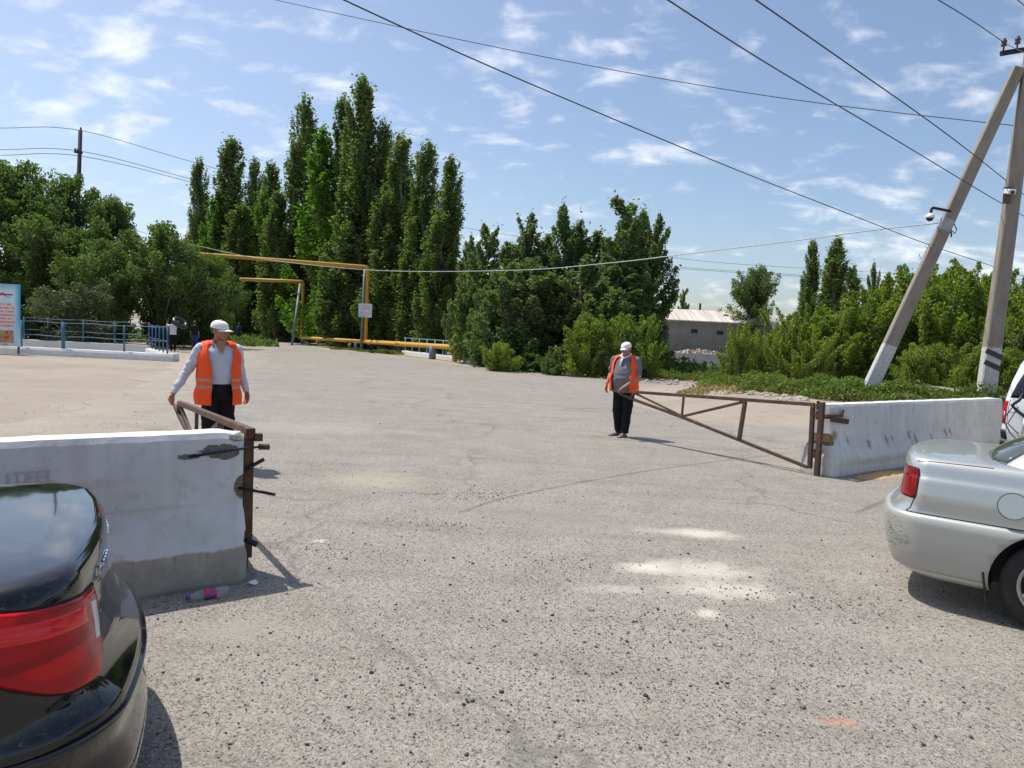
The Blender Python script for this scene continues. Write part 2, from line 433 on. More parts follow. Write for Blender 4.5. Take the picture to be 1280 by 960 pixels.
def build_tree_data(kind, H, R, nl, leaf, seed, npl=60, low=0.1, elev=(65, 82), plen=(.16, .3), prad=.035, shape='poplar', stems=1, up_bias=.3):
    rng = np.random.default_rng(seed); rnd = random.Random(seed)
    def env(t):
        if shape == 'poplar': return max(0.05, min(1, (t / .2) ** .5) * (1 - t) ** .42 * 1.12)
        if shape == 'cone': return max(0.03, min(1, (t / .2) ** .6) * (1 - t) ** .48 * 1.15)
        return max(0.02, math.sqrt(max(0, 1 - ((t - .5) / .52) ** 2)))
    plumes = []; limbs = []
    lean = (rnd.uniform(-.02, .02) * H, rnd.uniform(-.02, .02) * H)
    stem_tops = []
    for s in range(stems):
        a = rnd.uniform(0, 6.28); rr = 0 if s == 0 else R * rnd.uniform(.15, .5)
        hh = 1 if s == 0 else rnd.uniform(.65, .92)
        stem_tops.append((math.cos(a) * rr + lean[0], math.sin(a) * rr + lean[1], hh))
    lump = [(rnd.uniform(0, 6.28), rnd.uniform(.1, .95), rnd.uniform(-.42, .22)) for _ in range(9)]
    for k in range(npl):
        sx, sy, hh = stem_tops[k % stems]
        if shape in ('poplar', 'cone'):
            tt = low + (1 - low) * ((k + rnd.random()) / npl) ** .85
            az = rnd.uniform(0, 6.28)
            f = 1 + sum(am * math.exp(-((math.cos(az - la) - 1) ** 2) * 2 - ((tt - lt) / .1) ** 2) for la, lt, am in lump)
            rad = R * env(tt) * f * rnd.uniform(.45, 1.0) ** .7
            tip = (sx * tt + math.cos(az) * rad, sy * tt + math.sin(az) * rad, tt * H * hh)
            ln = rnd.uniform(*plen) * H * (1.1 - .5 * tt)
            el = math.radians(rnd.uniform(*elev)); hl = min(ln * math.cos(el), rad * .9)
            base = (tip[0] - math.cos(az) * hl, tip[1] - math.sin(az) * hl, max(low * H * .5, tip[2] - ln * math.sin(el)))
            pr = prad * H * rnd.uniform(.7, 1.3) * (1.15 - .55 * tt)
        else:
            z = rnd.uniform(low, 1); tt = (z - low) / (1 - low); az = rnd.uniform(0, 6.28)
            f = 1 + sum(am * math.exp(-((math.cos(az - la) - 1) ** 2) * 2 - ((tt - lt) / .25) ** 2) for la, lt, am in lump)
            rad = R * env(tt) * f * rnd.random() ** .42
            tip = (sx + math.cos(az) * rad, sy + math.sin(az) * rad, z * H * (1 if s == 0 else hh))
            ln = rnd.uniform(*plen) * H; el = math.radians(rnd.uniform(*elev)); hl = ln * math.cos(el)
            base = (tip[0] - math.cos(az) * hl, tip[1] - math.sin(az) * hl, max(.03 * H, tip[2] - ln * math.sin(el)))
            pr = prad * H * rnd.uniform(.6, 1.4)
        plumes.append((base, tip, pr)); limbs.append((base, tip))
    c, idx = plume_leaves(rng, nl, plumes)
    c[:, 2] = np.maximum(c[:, 2], .05 + .02 * rng.random(nl))
    # stray sprigs break the outline
    ns = nl // (25 if shape == 'poplar' else 150 if shape == 'cone' else 5000); j = rng.integers(0, len(plumes), ns); T = np.array([p[1] for p in plumes])[j]; Rr = np.array([p[2] for p in plumes])[j]
    st = T + rng.normal(size=(ns, 3)) * Rr[:, None] * np.array([.4, .4, .6]) + np.array([0, 0, 1]) * (Rr * rng.uniform(0, 1.0, ns))[:, None]
    c = np.concatenate([c, st]); idx = np.concatenate([idx, j])
    pt = rng.uniform(0, 1, len(plumes)); tint = np.clip(pt[idx] * .5 + rng.uniform(0, 1, len(c)) * .5, 0, 1)
    tint[rng.random(len(c)) < .015] = 1.0
    co, fa = leaf_arrays(c, leaf, rng, up_bias)
    crown = raw_mesh('crown', co, fa, tint)
    bm = bmesh.new()
    tr = (H * .011 + .05) * (1.0 if shape == 'poplar' else 1.1)
    for s, (sx, sy, hh) in enumerate(stem_tops):
        top = H * hh * (.9 if shape in ('poplar', 'cone') else .65); pts_ = []; n = 8
        for k in range(n + 1):
            t = k / n; pts_.append((sx * t + rnd.uniform(-.01, .01) * H * t, sy * t + rnd.uniform(-.01, .01) * H * t, top * t - .1 * (k == 0)))
        add_tube(bm, pts_, [tr * (1.25 if k == 0 else 1) * (1 - .88 * k / n) * (1 if s == 0 else .7) for k in range(n + 1)], 7)
    for b, t in limbs[::2] if len(limbs) > 40 else limbs:
        b = Vector(b); t = Vector(t); hh = b.z
        ax = Vector((stem_tops[0][0] * hh / H, stem_tops[0][1] * hh / H, max(.1, hh - (b.xy.length) * .9)))
        mid = (ax + b) / 2 + Vector((0, 0, -.02 * H)); add_tube(bm, [ax, mid, b, b.lerp(t, .85)], [tr * .3, tr * .25, tr * .2, tr * .05], 4, cap=False)
    trunk = bpy.data.meshes.new('trunk'); bm.to_mesh(trunk); bm.free()
    return crown, trunk
LM = dict(poplar=leaf_mat('poplar leaves', (.090, .128, .044), (.18, .232, .078), .48),
          bright=leaf_mat('bright poplar leaves', (.075, .15, .02), (.15, .25, .035), .48),
          dark=leaf_mat('dark tree leaves', (.078, .115, .04), (.15, .20, .07), .47),
          mid=leaf_mat('broadleaf leaves', (.085, .125, .04), (.155, .205, .07), .44),
          grey=leaf_mat('grey green leaves', (.075, .095, .05), (.13, .15, .085), .3),
          sagedark=leaf_mat('grey green poplar leaves', (.095, .132, .054), (.17, .222, .088), .47),
          sage=leaf_mat('sage green leaves', (.105, .142, .06), (.185, .23, .10), .45),
          willow=leaf_mat('willow leaves', (.145, .19, .03), (.23, .28, .055), .48),
          yellow=leaf_mat('yellowing shrub leaves', (.15, .20, .035), (.25, .30, .06), .46, (.3, .2, .05)),
          weed=leaf_mat('weed leaves', (.10, .15, .03), (.18, .225, .055), .42), dryweed=leaf_mat('dry stalks', (.24, .18, .08), (.36, .28, .14), .3))
BARK = simple('grey bark', (.17, .145, .115), .9, bump=.5, scale=5)
BARKP = simple('pale poplar bark', (.26, .24, .19), .9, bump=.4, scale=4)
KINDS = {}
def kind(name, crown_mat, bark, variants, **kw):
    L = []
    for sd_ in variants:
        cr, tr = build_tree_data(name, seed=sd_, **kw); cr.materials.append(crown_mat); tr.materials.append(bark); L.append((cr, tr, kw['H'], kw['R']))
    KINDS[name] = L
kind('poplar', LM['poplar'], BARKP, (11, 12, 13, 14), H=20, R=1.9, nl=30000, leaf=.165, npl=130, low=.07, elev=(68, 82), plen=(.12, .24), prad=.026, shape='poplar')
kind('bright_poplar', LM['bright'], BARKP, (21, 22), H=16, R=1.9, nl=21000, leaf=.165, npl=100, low=.07, elev=(65, 82), plen=(.12, .24), prad=.032, shape='poplar')
kind('cone', LM['sagedark'], BARK, (31, 32, 33), H=9.5, R=2.2, nl=26000, leaf=.135, npl=90, low=.06, elev=(50, 75), plen=(.14, .28), prad=.045, shape='cone', stems=2)
kind('grey_cone', LM['sage'], BARK, (35, 36), H=7.5, R=2.0, nl=22000, leaf=.12, npl=80, low=.06, elev=(50, 75), plen=(.14, .28), prad=.05, shape='cone', stems=2)
kind('round', LM['dark'], BARK, (41, 42, 43), H=9.5, R=4.0, nl=32000, leaf=.14, npl=150, low=.12, elev=(25, 75), plen=(.14, .26), prad=.06, shape='round')
kind('midround', LM['mid'], BARK, (44, 45), H=8, R=3.6, nl=30000, leaf=.13, npl=140, low=.10, elev=(25, 75), plen=(.14, .26), prad=.06, shape='round')
kind('grey_bush', LM['grey'], BARK, (51,), H=4, R=2.0, nl=12000, leaf=.11, npl=50, low=.10, elev=(20, 70), plen=(.15, .3), prad=.10, shape='round', stems=3)
kind('green_bush', LM['mid'], BARK, (53, 54), H=3, R=1.6, nl=10000, leaf=.095, npl=50, low=.05, elev=(30, 75), plen=(.2, .4), prad=.09, shape='round', stems=4)
kind('olive_bush', LM['willow'], BARK, (55, 56), H=4, R=2.0, nl=14000, leaf=.10, npl=60, low=.05, elev=(30, 75), plen=(.2, .4), prad=.085, shape='round', stems=4)
kind('willow', LM['willow'], BARK, (61, 62, 63), H=6, R=2.6, nl=32000, leaf=.115, npl=85, low=.05, elev=(45, 82), plen=(.2, .42), prad=.06, shape='round', stems=4, up_bias=.7)
kind('yellow_shrub', LM['yellow'], BARK, (71, 72, 73), H=4, R=1.9, nl=17000, leaf=.085, npl=60, low=.06, elev=(50, 85), plen=(.25, .5), prad=.055, shape='round', stems=5, up_bias=.7)
kcount = {}
WK = dict(poplar=1.5, bright_poplar=1.5, cone=1.75, grey_cone=1.7, willow=1.5, yellow_shrub=1.4, round=1.1, midround=1.1)
def tree(name, kd, px, d, top_py, label, wpx=None, group=None, base_z=None):
    """stand a tree of kind kd at column px and distance d with its tip at row top_py; wpx its width in the photograph"""
    v = kcount.get(kd, 0); kcount[kd] = v + 1
    cr, tr, H, R = KINDS[kd][v % len(KINDS[kd])]
    b = GX(px, d, 0); z = terrain(b.x, b.y) if base_z is None else base_z
    top = P(px, top_py, d).z; sz = (top - z) / H
    sr = (wpx * WK.get(kd, 1.0) * d / F / 2 / R) if wpx else sz
    cat = {'shrub': 'shrub'}.get(name.split('_')[-1], 'tree')
    if 'shrub' in name or 'bush' in name: cat = 'shrub'
    r = empty(name, (b.x, b.y, z - .03), (v * 2.399) % 6.28, label, cat, group)
    r.scale = (sr, sr, sz)
    for n, me in (('trunk', tr), ('crown', cr)):
        o = bpy.data.objects.new(n, me); link(o); o.parent = r
    return r
g = 'poplars in the tall row beyond the road'
for kd, px, d, ty, w, lab in [
    ('poplar', 246, 92, 197, 30, 'dark poplar with wind-bent tip at the left end of the tall row'),
    ('poplar', 286, 88, 172, 50, 'poplar with a forked tip, second from the left end of the tall row'),
    ('poplar', 312, 86, 196, 30, 'slim poplar top peeking between two broader poplars, left part of the row'),
    ('poplar', 340, 82, 203, 40, 'lower poplar just left of the high gap in the tall row'),
    ('poplar', 373, 74, 120, 46, 'tall dark poplar with pointed tip left of the bright green one'),
    ('bright_poplar', 402, 66, 158, 62, 'bright green broad poplar left of the tallest poplar'),
    ('poplar', 420, 66, 118, 40, 'poplar whose tip stands close left of the highest tip'),
    ('poplar', 446, 61, 97, 62, 'tallest poplar of the whole row, above the portal of the yellow pipe'),
    ('poplar', 466, 60, 150, 44, 'poplar crown under the right shoulder of the tallest one'),
    ('poplar', 494, 57, 166, 50, 'poplar with rounded tip, first right of the tallest'),
    ('poplar', 525, 54, 176, 48, 'poplar with rounded tip, second right of the tallest'),
    ('poplar', 553, 51, 193, 44, 'last poplar at the right end of the tall row, beside the open sky'),
    ('bright_poplar', 366, 78, 290, 40, 'shorter bright green poplar glowing behind the pipe portal'),
    ('bright_poplar', 264, 86, 240, 34, 'bright green side poplar low at the left end of the tall row'),
    ('bright_poplar', 322, 80, 236, 34, 'bright green poplar halfway up the left part of the tall row'),
    ('poplar', 350, 72, 240, 44, 'short dark poplar filling the row above the low pipe crossing'),
    ('poplar', 398, 72, 250, 54, 'dark leafy poplar right behind the small portal of the pipe'),
    ('poplar', 428, 60, 230, 50, 'dark poplar directly left of the sign on the pipe portal'),
    ('poplar', 478, 57, 240, 54, 'dark poplar directly right of the sign on the pipe portal'),
    ('poplar', 512, 54, 250, 50, 'low dark poplar standing behind the far blue fence'),
    ('poplar', 545, 50, 262, 46, 'low dark poplar behind the elbow where the yellow pipe bends down'),
    ('poplar', 300, 78, 255, 50, 'short poplar above the cap of the left worker'),
]: tree('poplar_tree', kd, px, d, ty, lab, w, g)
g = 'dense trees at the left behind the blue railing'
for kd, px, d, ty, w, lab in [
    ('round', -40, 44, 190, 190, 'dense dark tree cut by the left edge of the photo'),
    ('round', 20, 46, 203, 150, 'tall dense tree above the red-lettered sign board'),
    ('round', 78, 47, 214, 130, 'dense tree whose crown hides the foot of the far wooden pole'),
    ('midround', 140, 45, 246, 120, 'broadleaf tree sloping down right of the far wooden pole'),
    ('midround', 200, 44, 278, 130, 'broadleaf tree over the blue railing with the yellow pipe running into it'),
    ('round', 50, 42, 270, 150, 'low dark tree between the sign board and the grey-green bush'),
    ('midround', 255, 46, 318, 100, 'low broadleaf tree above the two people with the inner tube'),
    ('round', 128, 41, 300, 130, 'dark tree right behind the grey-green bush'),
    ('round', 222, 50, 330, 90, 'shady tree behind the person in the white shirt'),
]: tree('broadleaf_tree', kd, px, d, ty, lab, w, g)
tree('silvery_bush', 'grey_bush', 106, 36, 345, 'grey-green silvery bush behind the middle of the blue railing', 110)
g = 'trees and bushes along the far edge of the road'
for kd, px, d, ty, w, lab in [
    ('cone', 606, 41, 276, 60, 'dark tree first right of the sky gap beside the poplar row'),
    ('cone', 645, 42, 262, 62, 'pointed dark tree second right of the sky gap'),
    ('cone', 698, 42, 252, 58, 'narrow pointed tree in the middle, with its tip standing free'),
    ('cone', 768, 40, 242, 84, 'highest broad tree of the middle group, behind the right worker'),
    ('cone', 806, 41, 262, 50, 'dark tree at the right shoulder of the middle group'),
    ('grey_cone', 655, 36, 318, 84, 'olive green tree standing in front of the pointed dark ones'),
    ('grey_cone', 722, 36, 316, 76, 'olive green tree left of the highest middle tree'),
    ('grey_cone', 608, 38, 345, 44, 'leafy young tree right of the yellow pipe elbow'),
    ('cone', 690, 38, 350, 70, 'shaded tree low in the middle of the group'),
    ('cone', 760, 38, 330, 80, 'shaded tree under the highest middle tree'),
    ('cone', 635, 39, 370, 60, 'shaded low tree behind the round yellow-green bush'),
    ('grey_cone', 632, 37, 300, 66, 'sage green tree between the two leftmost pointed trees'),
    ('grey_cone', 682, 37, 335, 70, 'sage green tree below the narrow pointed tree in the middle'),
    ('cone', 735, 43, 285, 70, 'dark tree filling in left of the highest middle tree'),
    ('cone', 670, 43, 290, 60, 'dark tree filling in between the second and the free-standing pointed tree'),
    ('grey_cone', 752, 35, 345, 64, 'sage green tree low in front of the highest middle tree'),
    ('cone', 588, 44, 290, 44, 'slim dark tree closest to the sky gap beside the poplar row'),
    ('cone', 788, 42, 258, 60, 'dark tree between the highest tree and the right shoulder of the middle group'),
]: tree('leafy_tree', kd, px, d, ty, lab, w, g)
for kd, px, d, ty, w, lab in [
    ('olive_bush', 622, 33.5, 420, 56, 'small round yellow-green bush at the road edge right of the pipe elbow'),
    ('green_bush', 606, 37, 412, 40, 'dark green bush touching the white kerb end by the pipe elbow'),
    ('olive_bush', 736, 32, 380, 84, 'light green bushy shrub left of the worker in the grey shirt'),
    ('olive_bush', 795, 33, 376, 70, 'light green bushy shrub behind the right worker toward the building'),
    ('green_bush', 690, 32.5, 432, 50, 'low dark bush at the road edge in the middle of the photo'),
    ('green_bush', 775, 32, 410, 70, 'dark bush low behind the head of the right worker'),
    ('green_bush', 660, 34, 440, 50, 'low bush between the round yellow-green bush and the middle'),
]: tree('roadside_shrub', kd, px, d, ty, lab, w, 'bushes along the far edge of the road')
tree('broadleaf_tree', 'round', 937, 92, 333, 'round dark tree alone behind the roof of the grey building', 92)
tree('poplar_tree', 'poplar', 1006, 80, 299, 'thin dark poplar, left one of the far right group', 24)
tree('poplar_tree', 'poplar', 1035, 78, 297, 'widest dark poplar of the far right group of three', 40)
tree('poplar_tree', 'poplar', 1056, 80, 330, 'lowest dark poplar of the far right group of three', 24)
tree('leafy_tree', 'cone', 851, 102, 358, 'little dark tree above the left end of the grey building roof', 20)
for px, ty, w, lab in ((1086, 325, 26, 'distant dark tree tip left of the leaning brace'), (1145, 312, 36, 'distant dark tree tip between brace and upright pole'), (1272, 338, 40, 'distant dark tree at the right edge of the photo')):
    tree('leafy_tree', 'cone', px, 60, ty, lab, w, 'distant dark trees behind the right shrubs')
g = 'yellow green shrubs behind the weedy verge'
for kd, px, d, ty, w, lab in [
    ('yellow_shrub', 922, 31, 398, 46, 'yellowing feathery shrub at the left end of the verge thicket, in front of the building'),
    ('yellow_shrub', 960, 31, 388, 56, 'yellow-green feathery shrub below the round distant tree'),
    ('yellow_shrub', 990, 30, 375, 76, 'yellow-green shrub below the thin distant poplars'),
    ('willow', 1035, 31, 378, 80, 'green shrub between the distant poplars and the leaning brace'),
    ('willow', 1080, 32, 352, 90, 'bright green willow shrub left of the leaning brace'),
    ('willow', 1120, 33, 328, 90, 'tall bright willow shrub seen on both sides of the leaning brace'),
    ('willow', 1165, 31, 335, 96, 'tall willow shrub just right of the leaning brace'),
    ('willow', 1208, 32, 322, 90, 'highest willow shrub left of the upright pole'),
    ('willow', 1262, 29, 368, 90, 'willow shrub right of the upright pole above the white minivan'),
    ('olive_bush', 1140, 28, 420, 80, 'darker low shrub at the foot of the leaning brace'),
    ('olive_bush', 1190, 28, 415, 80, 'low shrub between the feet of the brace and the upright pole'),
    ('olive_bush', 1250, 27, 425, 80, 'low shrub right of the foot of the upright pole'),
    ('yellow_shrub', 1020, 29, 410, 60, 'low yellowish shrub behind the weeds above the gate'),
    ('willow', 1100, 34, 338, 80, 'willow shrub peeking out above and left of the leaning brace'),
    ('willow', 1145, 35, 325, 90, 'willow shrub in the second rank just right of the leaning brace'),
    ('willow', 1188, 34, 322, 90, 'willow shrub behind the gap between brace and upright pole'),
    ('willow', 1235, 33, 332, 80, 'willow shrub directly behind the upright pole'),
    ('yellow_shrub', 1060, 33, 372, 80, 'yellow-green shrub behind the green one left of the brace'),
    ('yellow_shrub', 975, 33, 380, 80, 'yellow-green shrub in the second rank below the thin poplars'),
    ('willow', 1010, 34, 376, 80, 'green shrub in the second rank right of the thin poplars'),
    ('willow', 1310, 31, 350, 110, 'willow shrub cut by the right edge of the photo'),
]: tree('willow_shrub', kd, px, d, ty, lab, w, g)

# ---- weeds: uncountable ground cover
def weeds(name, mat, label, blobs, n, size, seed, hmax):
    rng = np.random.default_rng(seed); cs = []
    for x, y, rx, ry, w in blobs:
        k = int(n * w); a = rng.uniform(0, 6.28, k); r = np.sqrt(rng.uniform(0, 1, k))
        px_, py_ = x + np.cos(a) * r * rx, y + np.sin(a) * r * ry
        hm = hmax * (1 - r ** 2 * .6) * (0.55 + .45 * np.sin(px_ * 3.1 + 1.3 * np.cos(py_ * 2.3)) * np.cos(py_ * 3.7))
        z = rng.uniform(0, 1, k) * np.maximum(hm, .05)
        kp = (hm > hmax * .28) | (rng.random(k) < .12); px_, py_, z = px_[kp], py_[kp], z[kp]
        tz = np.array([terrain(u, v) for u, v in zip(px_, py_)]); cs.append(np.stack([px_, py_, z + tz], 1))
    c = np.concatenate(cs); co, fa = leaf_arrays(c, size, rng, .8, 2.6)
    me = raw_mesh(name, co, fa, rng.uniform(0, 1, len(c))); me.materials.append(mat)
    tag(link(bpy.data.objects.new(name, me)), label, 'weeds', kind='stuff')
bl = []
for px, py, rx, ry, w in [(850, 474, 1.8, 1.0, 1), (885, 477, 1.6, .9, 1), (925, 481, 1.4, .9, 1), (985, 487, 1.6, .7, 1.3), (1025, 490, 1.5, .7, 1.2), (1065, 496, 1.5, .8, 1.2), (1100, 498, 1.4, .8, 1.2), (1150, 500, 1.6, .8, 1), (1210, 503, 1.6, .8, 1)]:
    p = G_t(px, py); bl.append((p.x, p.y, rx, ry, w))
weeds('verge_weeds', LM['weed'], 'bright green weeds along the verge behind the gate', bl, 4200, .065, 3, .6)
bl2 = [(p.x, p.y, 1.3, .8, 1) for p in (G_t(900, 490), G_t(860, 470), G_t(940, 472), G_t(960, 468), G_t(915, 466))]
bl2 += [(x + .3, y - .5, rx, .35, .5) for x, y, rx, ry, w in bl]
weeds('dry_weeds', LM['dryweed'], 'dry straw coloured weeds at the foot of the shrubs', bl2, 1300, .07, 4, .35)
bl3 = []
for px, py, rx, ry in [(470, 441, 1.8, .8), (484, 443, 1.5, .7), (430, 438, 1.4, .6), (400, 433, 1.6, .8)]:
    p = G(px, py); bl3.append((p.x, p.y + 1.2, rx, ry, 1))
weeds('roadside_weeds', LM['weed'], 'low green weeds under the yellow pipe and along the far road edge', bl3, 1300, .10, 6, .3)
# dark leaf litter / undergrowth closing the wood's floor
bl4 = [(-26, 54, 8, 5, 2), (-40, 44, 9, 5, 2), (-24, 78, 6, 8, 1), (-1, 48, 2.5, 2, 1.), (4, 41, 4, 3, 1.3), (8, 39, 4, 3, 1), (-9, 62, 5, 3, 1)]
weeds('undergrowth', LM['dark'], 'dark shaded undergrowth below the trees', bl4, 5000, .22, 7, 1.2)
# ================================================================== materials of the built things
def paint(name, col, rough=.5, rust=0.25, scale=4, rustcol=(.16, .07, .03)):
    s = NT(name); v = s.obj(); n = s.noise(v, scale, 6, .65); n2 = s.noise(v, scale * 7, 4, .6)
    c = s.mix(s.rng(n2, .3, .7), tuple(x * .85 for x in col) + (1,), (*col, 1))
    c = s.mix(s.math('MULTIPLY', s.rng(n, .66 - rust * .4, .78 - rust * .3), .85), c, (*rustcol, 1))
    s.set(Base_Color=c, Roughness=rough); s.bump(n2, .15, .004); return s.m
YEL = paint('yellow gas pipe paint', (.62, .34, .03), .5, .10, 1.5)
BLUE = paint('blue rail paint', (.045, .13, .24), .5, .2)
PALEBLUE = paint('pale blue rail paint', (.17, .33, .42), .5, .15)
GREYPOST = paint('grey blue post paint', (.17, .21, .25), .6, .25)
RUST = paint('brown rusty gate steel', (.075, .045, .032), .75, .45, 9, (.17, .07, .03))
DKSTEEL = simple('dark steel', (.03, .03, .032), .5, .6)
WOODPOLE = simple('tarred wooden pole', (.035, .028, .026), .85, bump=.4)
WHITEWASH = paint('whitewashed curb', (.70, .70, .67), .9, .18, 1.2, (.36, .33, .28))
CABLE = simple('black cable', (.03, .03, .035), .7)
PALECABLE = simple('pale cable', (.42, .43, .44), .6)
CERAMIC = simple('brown ceramic insulator', (.10, .05, .03), .25)
WHITEPL = simple('white plastic', (.75, .75, .75), .35, vary=.05)
BLACKPL = simple('black plastic', (.02, .02, .022), .4)
GREYMET = simple('grey sheet metal', (.33, .34, .35), .5, .3)

def jersey_material(name, dirty_h, seed, chip=None, streaks=False, extra=None, base=(.67, .665, .65)):
    s = NT(name); v = s.obj(loc=(seed, 0, 0)); raw = s.obj(); x = s.xyz(raw)
    n1 = s.noise(v, 1.8, 6, .6); n2 = s.noise(v, 9, 6, .65); n3 = s.noise(v, 45, 4, .6)
    c = s.mix(s.rng(n1, .35, .7), (*base, 1), tuple(b * .80 for b in base) + (1,))
    c = s.mix(s.math('MULTIPLY', s.rng(n2, .55, .70), .55), c, (.42, .40, .36, 1))
    sv = s.obj((7, 7, .35), loc=(seed, 0, 0)); st = s.noise(sv, 1.6, 5, .6)
    c = s.mix(s.math('MULTIPLY', s.rng(st, .5, .72), .55 if streaks else .38), c, (.45, .43, .42, 1))
    drip = s.noise(s.obj((6, 6, 2), loc=(seed, 0, 0)), 1.0, 6, .7)
    edge = s.math('ADD', dirty_h, s.math('ADD', s.math('MULTIPLY', s.math('SUBTRACT', drip, .5), -.10), s.math('MULTIPLY', s.math('SUBTRACT', n1, .5), .06)))
    low = s.math('MULTIPLY', s.math('SUBTRACT', edge, x[2]), 60, clamp=False)
    low = s.rng(low, 0, 1)
    conc = s.mix(s.rng(n2, .35, .7), (.41, .375, .32, 1), (.31, .285, .24, 1))
    conc = s.mix(s.math('MULTIPLY', s.rng(s.noise(s.obj((70, 70, 1.5), loc=(seed, 0, 0)), 1.0, 4, .6), .58, .68), s.math('MULTIPLY', s.rng(x[2], .10, .24), .7)), conc, (.15, .125, .10, 1))
    c = s.mix(low, c, conc)
    pits = s.vor(v, 22); pm = s.math('MULTIPLY', s.rng(pits, .05, .12, 1, 0), s.rng(n1, .5, .56))
    c = s.mix(s.math('MULTIPLY', pm, .7), c, (.12, .11, .10, 1))
    h = s.math('ADD', s.math('MULTIPLY', n2, .6), s.math('ADD', s.math('MULTIPLY', n3, .25), s.math('MULTIPLY', low, -.25)))
    for cc, r, col, w, sc in (chip or []):
        e = s.ell(raw, cc, r, w, sc); mk = s.rng(e, 1.02, .94)
        c = s.mix(mk, c, s.mix(s.rng(n3, .35, .65), (*col, 1), tuple(q * .55 for q in col) + (1,)))
        h = s.math('ADD', h, s.math('MULTIPLY', mk, -1.2))
    for cc, r, col, w, sc, am in (extra or []):
        e = s.ell(raw, cc, r, w, sc); c = s.mix(s.math('MULTIPLY', s.rng(e, 1.3, .5), am), c, (*col, 1))
    s.set(Base_Color=c, Roughness=.88); s.bump(h, .5, .012); return s.m
def jersey(name, L, mat, prof, seed, notch=None):
    """barrier lying along local +x from 0 to L, near face towards -y; prof [(half width, z)...]"""
    bm = bmesh.new(); n = int(L / .05); sec = [(-w, z) for w, z in prof] + [(w, z) for w, z in prof[::-1]]
    # refine the section
    fine = []
    for (a, b), (c, d) in zip(sec, sec[1:]):
        k = max(1, int(math.hypot(c - a, d - b) / .05))
        for i in range(k): fine.append((a + (c - a) * i / k, b + (d - b) * i / k))
    fine.append(sec[-1]); rings = []
    for i in range(n + 1):
        x = L * i / n; ring = []
        e = min(x, L - x); sh = 1 - .10 * max(0, 1 - e / .05) ** 2
        for y, z in fine:
            q = Vector((x * 3, y * 3, z * 3 + seed)); d = mnoise.noise(q) * .006 + mnoise.noise(q * 5) * .003
            zz = z; xx = x
            if e < .12 and z > .05: zz -= max(0, mnoise.noise(Vector((y * 14, z * 9, seed + (0 if x < L / 2 else 7)))) + .1) * .05 * (1 - e / .12) * (z > .8)
            yy = y * sh + d * (1 if y > 0 else -1)
            if z > .9: zz += mnoise.noise(Vector((x * 6, y * 8, seed))) * .006
            if notch: xx, yy, zz = notch(xx, yy, zz)
            ring.append(bm.verts.new((xx, yy, zz)))
        rings.append(ring)
    for a, b in zip(rings, rings[1:]):
        for k in range(len(a) - 1): bm.faces.new((a[k], a[k + 1], b[k + 1], b[k]))
        bm.faces.new((a[-1], a[0], b[0], b[-1]))
    bm.faces.new(rings[0]); bm.faces.new(rings[-1][::-1])
    return mesh_obj(name, bm, mat)
PROF = [(.255, 0.0), (.262, .03), (.258, .24), (.155, .49), (.115, .93), (.095, .965)]
# left barrier: its free end is at E1, it runs towards the camera's left
HD1 = math.radians(180 + 37)
dir1 = Vector((math.cos(HD1), math.sin(HD1), 0)); nrm1 = Vector((-dir1.y, dir1.x, 0))      # nrm1 points to the camera side
if nrm1.dot(Vector((0, -1, 0))) < 0: nrm1 = -nrm1
E1 = G(309, 728, 0.0)
def notch1(x, y, z):
    # broken bite in the free end where the gate hangs (free end is x = L)
    e = L1 - x
    if e < .16:
        bite = math.exp(-((z - .60) / .07) ** 2) * .07 + math.exp(-((z - .27) / .035) ** 2) * .03
        x -= bite * (1 - e / .16)
    return x, y, z
L1 = 3.2
# local +x runs from the far-left end to the free end so that -y faces the camera
chip1 = [((L1 - .13, -.12, .845), (.13, .2, .05), (.21, .195, .16), .55, 9), ((L1 - .34, -.12, .825), (.07, .2, .022), (.19, .18, .15), .55, 12),
         ((L1 - .01, -.1, .60), (.05, .3, .08), (.22, .17, .11), .3, 8), ((L1 - .03, -.1, .93), (.07, .3, .03), (.30, .28, .24), .4, 9)]
ex1 = [((L1 - .85, -.2, .70), (.20, .5, .035), (.48, .46, .40), .3, 4, .6), ((L1 - .9, -.2, .42), (.2, .5, .03), (.40, .39, .36), .5, 5, .5), ((L1 - .62, -.2, .52), (.3, .4, .015), (.45, .43, .40), .4, 6, .5),
       ((L1 - .35, -.2, .36), (.25, .4, .08), (.50, .49, .46), .5, 4, .4)]
bar1 = jersey('concrete_barrier', L1, jersey_material('white paint on left barrier', .25, 1.0, chip1, extra=ex1), PROF, 1.0, notch1)
tag(bar1, 'white concrete barrier with bare grey foot and broken patch, behind the black sedan', 'barrier', 'concrete road barriers')
bar1.rotation_euler = (0, 0, math.atan2(-dir1.y, -dir1.x)); bar1.location = E1 + dir1 * L1 - nrm1 * .258
# ghost lettering under the paint
ghost = simple('faded grey stencil paint', (.43, .43, .44), .9)
for s_, z, u in (('ITEEL', .76, L1 - 1.16), ('MAHI', .65, L1 - 1.12)):
    me = text_mesh(s_, .10, .0004); me.materials.append(ghost); o = link(bpy.data.objects.new('faded_lettering', me)); o.parent = bar1
    hw = .155 + (.115 - .155) * (z - .49) / .44; o.location = (u, -hw - .010, z); o.rotation_euler = (math.radians(90 - 5.2), 0, 0)
